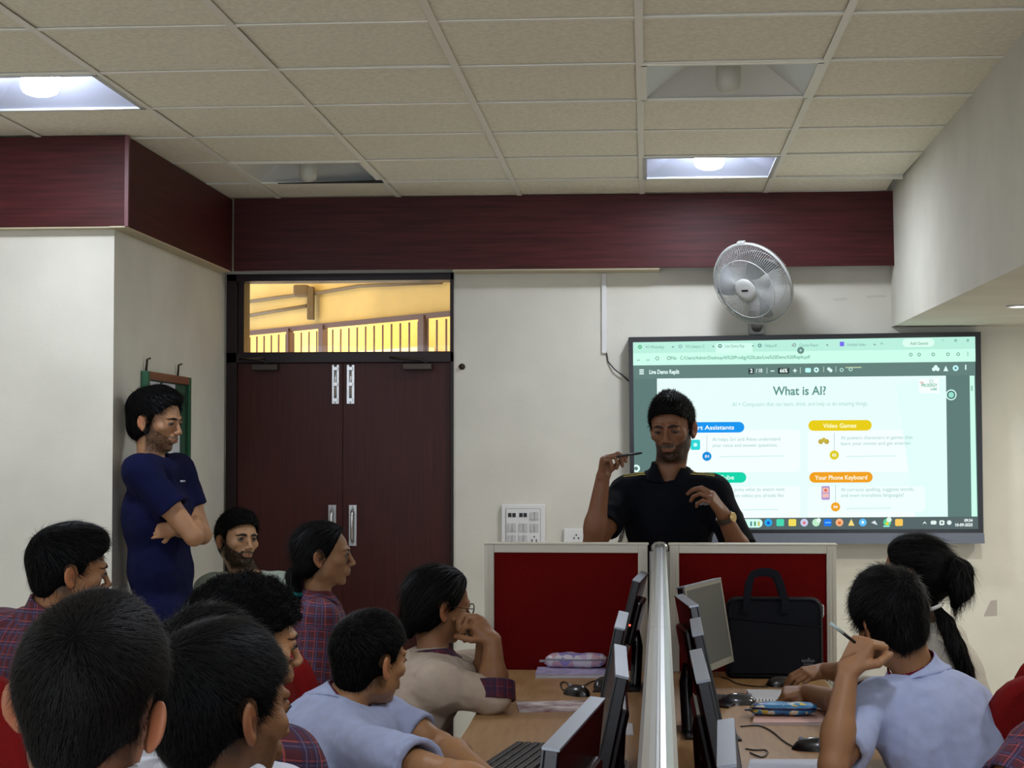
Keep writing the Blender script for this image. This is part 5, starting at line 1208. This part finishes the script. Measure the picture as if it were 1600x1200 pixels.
# shoulder piping, badge, watch, ring
for s, S_ in ((-1, D['SL']), (1, D['SR'])):
    for k_ in (0, 1):
        pts = []
        for u_ in np.linspace(0, 1, 12):
            q_ = D['N']*(1-u_)+S_*u_+D['rt']*s*(.052*(1-u_)-.0*u_)+D['fw']*(.020+.016*k_); zz = np.linspace(q_[2]+.15, q_[2]-.12, 140); v_ = D['C'].val(np.stack([np.full(140, q_[0]), np.full(140, q_[1]), zz], 1)); pts.append(V3(q_[0], q_[1], zz[np.argmax(v_ < 0)]+.001)-D['root'])
        mb = MB(); mb.tube(pts[1:], .0022, 6); mb.build('shoulder_piping', mat('yellow_piping', (206, 186, 90), .6), R_)
c = aY(1097, 787, 6.62-.150)-D['root']
mb = MB()
for k_ in range(6): mb.box(c[0]-.024+k_*.0082, c[1]-.004, c[2]-.006+(.002 if k_ % 2 else 0), c[0]-.0175+k_*.0082, c[1]+.02, c[2]+.006)
mb.build('chest_lettering', mat('pale_embroidery', (150, 150, 160), .7), R_)
A = D['arms']['L']; wd_ = unit(A['w']-A['e']); wc = A['w']-wd_*.022-D['root']
e1 = unit(np.cross(wd_, (0, 1, 0))); e2 = np.cross(wd_, e1)
mb = MB(); 
for q_ in (-.006, 0, .006): mb.tube([wc+wd_*q_+(e1*cos(t)+e2*sin(t))*.0315 for t in np.linspace(0, 2*pi, 25)], .004, 6, caps=False)
wb = mb.build('watch_strap', mat('watch_metal_dark', (60, 50, 40), .35, metal=.6), R_)
cd = unit(V3(.75, -.6, .25)-wd_*(V3(.75, -.6, .25)@wd_)); mb = MB(); t1_ = unit(np.cross(cd, wd_)); ring = lambda r, hh: [wc+cd*(.033+hh)+(t1_*cos(t)+wd_*sin(t))*r for t in np.linspace(0, 2*pi, 24, endpoint=False)]
mb.loft([ring(.017, -.004), ring(.0185, .0), ring(.0185, .005), ring(.016, .007)]); mb.build('watch_case', mat('watch_gold', (228, 196, 140), .25, metal=.7, emit=(0, 0, 0), estr=0), wb)
tp = D['arms']['R']['tips']; pa = aY(963, 713.5, 6.34); pb = aY(1004, 707.5, 6.34)
pn = empty('pen', pa, label='slim black pen held up in the presenter right hand', cat='pen'); dd = pb-pa
mb = MB(); mb.tube([(0, 0, 0), tuple(dd*.75)], .0042, 8); mb.build('barrel', m_black, pn); mb = MB(); mb.tube([tuple(dd*.72), tuple(dd*.93), tuple(dd)], [.0048, .004, .0012], 8); mb.build('cap', m_black, pn)
# 2 standing man in navy ------------------------------------------------------
Y2 = 6.90
Nn = aY(229, 716, Y2)+V3(.018, 0, 0)
sh_r = Nn+V3(.00, -.15, -.05); sh_l = Nn+V3(.07, .15, -.05)
ppl['navy'] = person(dict(label='person in a navy t-shirt standing with folded arms leaning against the side wall', Y=Y2, head=(244, 656), hs=1.03, look=(106, 9, 0), face=103, skin=(168, 122, 98), h=.0035,
    N=Nn, SR=sh_r, SL=sh_l, seat=False, pelvis=(Nn[0]+.06, Nn[1], .85), hem=-.13, cloth=m_navy, garment='t_shirt', girth=1.06, inf=.013, fold=.008,
    arms=dict(R=dict(e=aY(303, 838, 6.75), w=aY(305, 812, 6.97), sleeve=.60, sr=.062, flare=.010, hand=dict(d=(-.25, .9, .35), n=(.9, .1, .35), side=1, curl=(.5, .5, .5, .5), sc=.9)),
              L=dict(e=aY(316, 836, 7.06), w=aY(272, 826, 6.78), sleeve=.58, sr=.060, hand=dict(d=(-.8, -.45, -.1), n=(.4, -.9, .1), side=-1, curl=(.8, .9, .9, .9), spread=.04, sc=.82))),
    stubble=.75, bstr=(1500, .005), gaze=(0, -.25), lid=.0, hair=dict(t=.020, top=.030, quiff=(0, .014), long=True, n=3200, len=.032, w=.0016, burn=.02, amp=.005, lift=.5, mode='short', line=-.004)))
R_, D = ppl['navy']
c = aY(283, 752, 6.80)-D['root']; mb = MB(); mb.box(c[0]-.004, c[1]-.004, c[2]-.004, c[0]+.010, c[1]+.03, c[2]+.004, .002); mb.build('chest_logo', mat('pale_embroidery', (150, 150, 160), .7), R_)
# 3 seated bearded man -------------------------------------------------------
Y3 = 7.32; N3 = aY(384, 898, Y3+.03)
ppl['bearded'] = person(dict(label='bearded person in a grey green shirt seated in front of the double door', Y=Y3, head=(371, 842), hs=1.0, look=(138, -2, -3), face=150, skin=(176, 132, 106), h=.0035,
    N=N3, sw=.160, sdrop=.058, cloth=m_kurta, collar=False, vneck=.05, rn=.055, arms=dict(R=dict(e=N3+V3(-.19, -.10, -.33), w=N3+V3(-.02, -.28, -.38), sleeve=1.7), L=dict(e=N3+V3(.24, -.10, -.33), w=N3+V3(.10, -.28, -.38), sleeve=1.7)),
    stubble=.97, bstr=(2600, .010), brow=.005, gaze=(.2, 0), lid=.004, hair=dict(t=.014, top=.020, quiff=(.0, .010), n=2600, len=.024, w=.0018, line=.0)))
# 4 ponytail girl in plaid ---------------------------------------------------
Y4 = 6.15; N4 = aY(497, 934, Y4)
tl = [aY(458, 900, Y4), aY(461, 928, Y4-.03), aY(457, 955, Y4-.06), aY(452, 985, Y4-.08)]
ppl['ponytail'] = person(dict(label='person with low ponytail in red and navy checked shirt, in profile before the door', Y=Y4, head=(504, 866), hs=.96, look=(82, 0, 0), face=78, skin=(150, 108, 84), h=.0034, female=True,
    N=N4, sw=.15, back=.03, cloth=m_plaid, collar=m_plaid, rn=.045, girth=.92, arms=dict(R=dict(e=N4+V3(.02, -.20, -.30), w=N4+V3(.22, -.17, -.36), sleeve=.95), L=dict(e=N4+V3(.10, .19, -.30), w=N4+V3(.28, .10, -.36), sleeve=.95)),
    brow=.003, gaze=(0, .1), lid=.005, hair=dict(t=.012, top=.010, long=True, amp=.0015, n=2600, len=.06, w=.0014, mode='tied', tie=(0, -.10, -.08), lift=.03, line=.006, tails=[('ponytail', tl, [.030, .024, .034, .012])])))
R_, D = ppl['ponytail']; mb = MB(); c = tl[1]-D['root']; mb.tube([c+V3(.027*cos(t), .027*sin(t), .004*sin(2*t)) for t in np.linspace(0, 2*pi, 21)], .009, 8, caps=False); mb.build('hair_tie', cloth('teal_scrunchie', (20, 92, 92)), R_)
# 5 girl with clasped hands --------------------------------------------------
Y5 = 5.32; N5 = aY(680, 1030, Y5-.02)
el5 = aZ(770, 1088, .79); el5 = V3(el5[0], el5[1], .79); wr5 = aY(770, 1001, el5[1]+.05); el5b = el5+V3(-.035, .20, 0); wr5b = wr5+V3(-.03, .06, .0)
ppl['clasped'] = person(dict(label='person in cream shirt with checked collar, chin on clasped hands at left desk', Y=Y5, head=(684, 944), hs=.98, look=(58, 8, 4), face=62, skin=(142, 98, 74), h=.0030, female=True,
    N=N5, sw=.155, pelvis=(N5[0]-.16, N5[1]-.10, .56), cloth=m_cream, garment='over_shirt', collar=m_plaidd, cuff=m_plaidd, rn=.045, girth=.95, fold=.009,
    SR=N5+V3(.03, -.155, -.06), SL=N5+V3(.10, .13, -.05),
    arms=dict(R=dict(e=el5, w=wr5, sleeve=1.22, sr=.061, hand=dict(d=V3(-.62, .12, .62), n=V3(.6, -.5, .65), side=-1, curl=((1.0, 1.2, .5), (1.05, 1.25, .5), (1.1, 1.25, .5), (1.1, 1.3, .6)), spread=.05, thumb=(.3, .5), sc=.92)),
              L=dict(e=el5b, w=wr5b, sleeve=1.22, sr=.061, hand=dict(d=V3(-.25, -.35, .8), n=V3(.75, .5, .3), side=1, curl=((.9, 1.2, .5), (.95, 1.25, .5), (1.0, 1.25, .5), (1.05, 1.3, .6)), spread=.05, thumb=(.3, .5), sc=.92))),
    faceon=False, hair=dict(t=.012, top=.012, long=True, ear=True, amp=.0012, n=3600, len=.06, w=.0012, mode='tied', tie=(0, -.10, -.08), lift=.03, line=.0, blobs=[((0, -.092, -.098), (.030, .026, .022), .015)])))
R_, D = ppl['clasped']; spectacles(R_, D)
# 6 boy in pale blue, left desk ---------------------------------------------
Y6 = 4.32; N6 = aY(531, 1105, Y6-.02)
ppl['blueleft'] = person(dict(label='person with short black hair in a pale blue shirt leaning on the left desk', Y=Y6, head=(577, 1030), hs=.97, look=(38, 4, 2), face=52, skin=(170, 122, 92), h=.0028,
    N=N6, SR=N6+V3(.06, -.155, -.075), SL=N6+V3(.10, .15, -.06), pelvis=(N6[0]-.15, N6[1]-.16, .57), cloth=m_blue, lining=m_mar, collar=True, rn=.050, fold=.007, hc=.005, girth=1.03,
    arms=dict(R=dict(e=aZ(700, 1214, .80), w=aZ(800, 1240, .78), sleeve=.72, sr=.060, flare=.010, hand=dict(n=(0, 0, 1), side=-1, curl=(.3, .3, .3, .3))), L=dict(e=aY(688, 1168, Y6+.06), w=aY(760, 1215, Y6-.30), sleeve=.62, sr=.058, flare=.008, hand=dict(n=(0, 0, 1), side=1, curl=(.3, .3, .3, .3)))),
    faceon=True, stubble=.0, hair=dict(t=.009, top=.022, n=5000, len=.017, w=.0011, m=m_hairb, burn=.012)))
R_, D = ppl['blueleft']
K = Solid(); nd = unit(D['N']-D['O']); K.cap(D['N']-nd*.03-D['fr']*.05, D['N']+nd*.012-D['fr']*.045, .03, .032, 0, cut=True, cut0=True)
# 7 curly man ------------------------------------------------------------------
Y7 = 3.5; N7 = aY(370, 1128, Y7)
ppl['curly'] = person(dict(label='person with tight black curly hair in a checked shirt, behind the nearest heads', Y=Y7, head=(385, 1003), hs=1.0, look=(62, 5, 0), face=40, skin=(168, 120, 92), h=.003,
    N=N7, sw=.18, cloth=m_plaid, collar=m_plaid, arms=dict(L=dict(e=N7+V3(-.16, .10, -.30), w=N7+V3(.1, .2, -.36), sleeve=.8), R=dict(e=N7+V3(.22, -.05, -.30), w=N7+V3(.3, .15, -.36), sleeve=.8)),
    stubble=.5, hair=dict(t=.018, top=.024, amp=.010, freq=22, stretch=(1, 1, 1), n=6000, len=.022, w=.0016, mode='curly', lift=.4, hv=.0035, line=-.002)))
# 8 wavy haired between ---------------------------------------------------------
Y8 = 2.98; N8 = aY(315, 1190, Y8)
ppl['wavy'] = person(dict(label='person with wavy black hair almost hidden in front of the curly haired person', Y=Y8, head=(327, 1067), hs=1.0, look=(30, 4, 0), face=20, skin=SKM, h=.004,
    N=N8, sw=.17, cloth=m_white, collar=True, faceon=False, arms=dict(L=dict(e=N8+V3(-.24, .10, -.30), w=N8+V3(-.1, .3, -.36), sleeve=.6), R=dict(e=N8+V3(.24, .05, -.30), w=N8+V3(.2, .3, -.36), sleeve=.6)),
    hair=dict(t=.014, top=.024, amp=.007, freq=14, n=5000, len=.03, w=.0012, mode='short', lift=.6)))
# 9 plaid boy on the left ---------------------------------------------------------
Y9 = 4.72; N9 = aY(78, 958, Y9)
ppl['plaidleft'] = person(dict(label='person in a red and navy checked shirt seated by the white pillar', Y=Y9, head=(108, 890), hs=1.0, look=(59, 6, 2), face=22, skin=(150, 104, 78), h=.0035,
    N=N9, sw=.18, SL=N9+V3(-.165, .06, -.06), SR=N9+V3(.155, -.06, -.06), cloth=m_plaid, collar=m_plaid, arms=dict(L=dict(e=N9+V3(-.20, .18, -.33), w=N9+V3(.02, .34, -.38), sleeve=.9), R=dict(e=N9+V3(.20, .02, -.33), w=N9+V3(.22, .26, -.38), sleeve=.9)),
    hair=dict(t=.012, top=.026, quiff=(.0, .014), n=4200, len=.026, w=.0013, lift=.35, mode='short', line=-.004)))
# 10 nearest boy ----------------------------------------------------------------
Y10 = 2.0; N10 = aY(132, 1246, Y10-.02)
ppl['near'] = person(dict(label='nearest person seen from behind, both ears showing, bottom left', Y=Y10, head=(143, 1096), hs=1.0, look=(4, 2, 7), face=5, eo=.010, skin=(150, 98, 76), h=.0025,
    N=N10, sw=.175, cloth=m_white, collar=True, faceon=False, arms=dict(L=dict(e=N10+V3(-.25, .08, -.28), w=N10+V3(-.1, .28, -.34), sleeve=.6), R=dict(e=N10+V3(.25, .05, -.28), w=N10+V3(.15, .28, -.34), sleeve=.6)),
    hair=dict(slim=.011, t=.0105, top=.020, amp=.002, n=26000, len=.017, w=.0006, m=mat('dark_brown_hair_near', (14, 11, 10), .55, spec=.18), lift=.2, hv=.003, burn=0)))
# 11 near right head ----------------------------------------------------------------
Y11 = 2.42; N11 = aY(332, 1210, Y11)
ppl['nearright'] = person(dict(label='person in white collar, second nearest head, one ear showing', Y=Y11, head=(347, 1108), hs=.98, look=(38, 3, -2), face=26, skin=(132, 90, 66), h=.0025,
    N=N11, sw=.175, cloth=m_white, collar=True, stubble=.45, arms=dict(L=dict(e=N11+V3(-.22, .10, -.28), w=N11+V3(-.05, .3, -.34), sleeve=.6), R=dict(e=N11+V3(.25, .0, -.28), w=N11+V3(.25, .25, -.34), sleeve=.6)),
    hair=dict(t=.011, top=.018, amp=.003, n=22000, len=.018, w=.0007, lift=.25, hv=.003, burn=.01)))
# 12 boy on the right in pale blue -----------------------------------------------
Y12 = 4.42; N12 = aY(1430, 1052, Y12+.0)
el12 = aZ(1302, 1196, .785); el12 = V3(el12[0], el12[1], .785); wr12 = aY(1325, 1046, el12[1]+.08)
ppl['blueright'] = person(dict(label='person in a pale blue shirt resting head on fist at the right desk', Y=Y12, head=(1392, 968), hs=1.0, look=(-20, 12, -12), face=-38, skin=(158, 112, 86), h=.0026,
    N=N12, SL=N12+V3(-.13, -.10, -.085), SR=N12+V3(.145, .08, -.10), pelvis=(N12[0]+.17, N12[1]-.12, .57), cloth=m_blue, lining=m_mar, collar=True, rn=.050, fold=.008, hc=.005, girth=1.06,
    arms=dict(L=dict(e=el12, w=wr12, sleeve=.74, sr=.058, flare=.010, hand=dict(d=V3(.35, .1, .55), n=V3(-.7, -.55, .35), side=1, curl=((1.2, 1.5, .7), (1.25, 1.5, .7), (1.3, 1.5, .7), (1.3, 1.5, .7)), spread=.03, thumb=(.7, .8), sc=1.0)),
              R=dict(e=N12+V3(.22, .28, -.26), w=N12+V3(-.10, .36, -.27), sleeve=.6, sr=.06)),
    ag=.92, hair=dict(t=.016, top=.026, amp=.006, freq=11, n=9000, len=.028, w=.0010, lift=.5, hv=.0035, mode='short')))
R_, D = ppl['blueright']
pa = aY(1298, 974, el12[1]+.02); pb = aY(1336, 1004, el12[1]+.05)
pn = empty('pen', pb, label='clear and black ball pen held in the fist of the boy on the right', cat='pen'); dd = pa-pb
mb = MB(); mb.tube([(0, 0, 0), tuple(dd*.55)], .004, 8); mb.build('grip', m_black, pn); mb = MB(); mb.tube([tuple(dd*.5), tuple(dd)], .0042, 8); mb.build('barrel', mat('clear_pen_barrel', (170, 190, 190), .15), pn)
# 13 girl on the right ---------------------------------------------------------------
Y13 = 5.42; N13 = aY(1448, 985, Y13)
t13 = [aY(1478, 872, Y13-.05), aY(1498, 895, Y13-.09), aY(1500, 920, Y13-.09), aY(1492, 944, Y13-.08)]
b13 = [aY(1462, 948, Y13-.10), aY(1478, 975, Y13-.13), aY(1494, 1010, Y13-.14), aY(1508, 1050, Y13-.14), aY(1520, 1095, Y13-.13)]
hd13 = onz(1236, 1086)
ppl['girlright'] = person(dict(label='person with black ponytail tied by white band, in white shirt at right desk', Y=Y13, head=(1430, 896), hs=.97, look=(-58, 4, 0), face=-50, skin=(140, 98, 76), h=.0032, female=True,
    N=N13, sw=.15, SL=N13+V3(-.11, -.12, -.06), SR=N13+V3(.08, .13, -.05), pelvis=(N13[0]+.12, N13[1]-.06, .56), cloth=m_offwhite, collar=True, rn=.045, girth=.95,
    arms=dict(L=dict(e=onz(1345, 1110, .80), w=onz(1262, 1082, .782), sleeve=.8, sr=.06, hand=dict(d=V3(-1, .0, -.08), n=V3(0, -.35, .9), side=-1, curl=((.8, 1.2, .5), (.9, 1.3, .6), (1.0, 1.3, .6), (1.0, 1.3, .6)), sc=.9)),
              R=dict(e=onz(1350, 1055, .83), w=onz(1290, 1048, .80), sleeve=.8, sr=.06, hand=dict(d=V3(-.8, -.4, -.1), n=V3(-.2, -.5, .8), side=1, curl=((.4, .6, .4),)*4, sc=.95))),
    hair=dict(t=.012, top=.014, long=True, amp=.0015, n=3600, len=.05, w=.0013, mode='tied', tie=(0, -.12, .03), lift=.04, tails=[('ponytail', t13, [.024, .040, .038, .016]), ('plait', b13, [.014, .024, .026, .026, .018])])))
R_, D = ppl['girlright']; spectacles(R_, D, col=mat('clear_spectacle_frame', (200, 205, 205), .2))
mb = MB(); c = b13[0]-D['root']; mb.tube([c+V3(.018*cos(t), .018*sin(t), .008*cos(t)) for t in np.linspace(0, 2*pi, 17)], .006, 8, caps=False); mb.build('hair_tie', cloth('white_hair_band', (210, 210, 205)), R_)
# 14 person cut by the right edge ------------------------------------------------------
Y14 = 3.85; N14 = aY(1690, 1110, Y14)
ppl['edge'] = person(dict(label='person in dark checked shirt cut off by the right edge of the photo', Y=Y14, head=(1705, 1000), hs=1.0, look=(-40, 5, 0), face=-45, skin=(150, 104, 82), h=.005, hc=.007,
    N=N14, sw=.18, cloth=m_plaid, collar=m_plaid, SL=aY(1618, 1178, Y14), faceon=False,
    arms=dict(L=dict(e=aY(1560, 1250, Y14-.08), w=aY(1570, 1300, Y14+.1), sleeve=.75, sr=.062), R=dict(e=N14+V3(.2, .2, -.33), w=N14+V3(.0, .3, -.36), sleeve=.8)), hair=dict(t=.013, top=.020, n=800, hv=.006)))

# chairs the people sit on
for key, lab, dxy in (('plaidleft', 'red fabric chair of the far left person in a checked shirt', None), ('blueleft', 'red fabric chair behind the boy in pale blue at the left desk', None), ('ponytail', 'red fabric chair behind the girl with the low ponytail', None),
                      ('girlright', 'red fabric chair behind the girl with the white hair band', None), ('bearded', 'red fabric chair of the bearded person by the door', None), ('clasped', 'red fabric chair of the person with clasped hands', None)):
    D = ppl[key][1]; c = D['PE']; f_ = D['fw']; chair(c[0]-f_[0]*.05, c[1]-f_[1]*.05, math.degrees(atan2(f_[0], f_[1])), lab, .82 if key == 'bearded' else .95)
c = aY(1592, 1090, 4.62); chair(c[0], c[1], -20, 'empty red fabric chair at the right edge, right of the pale blue shirt', .975)
for o_ in SC.objects:
    if o_.get('label') and not 4 <= len(o_['label'].split()) <= 16: print('LABEL LENGTH', o_.name, o_['label'])
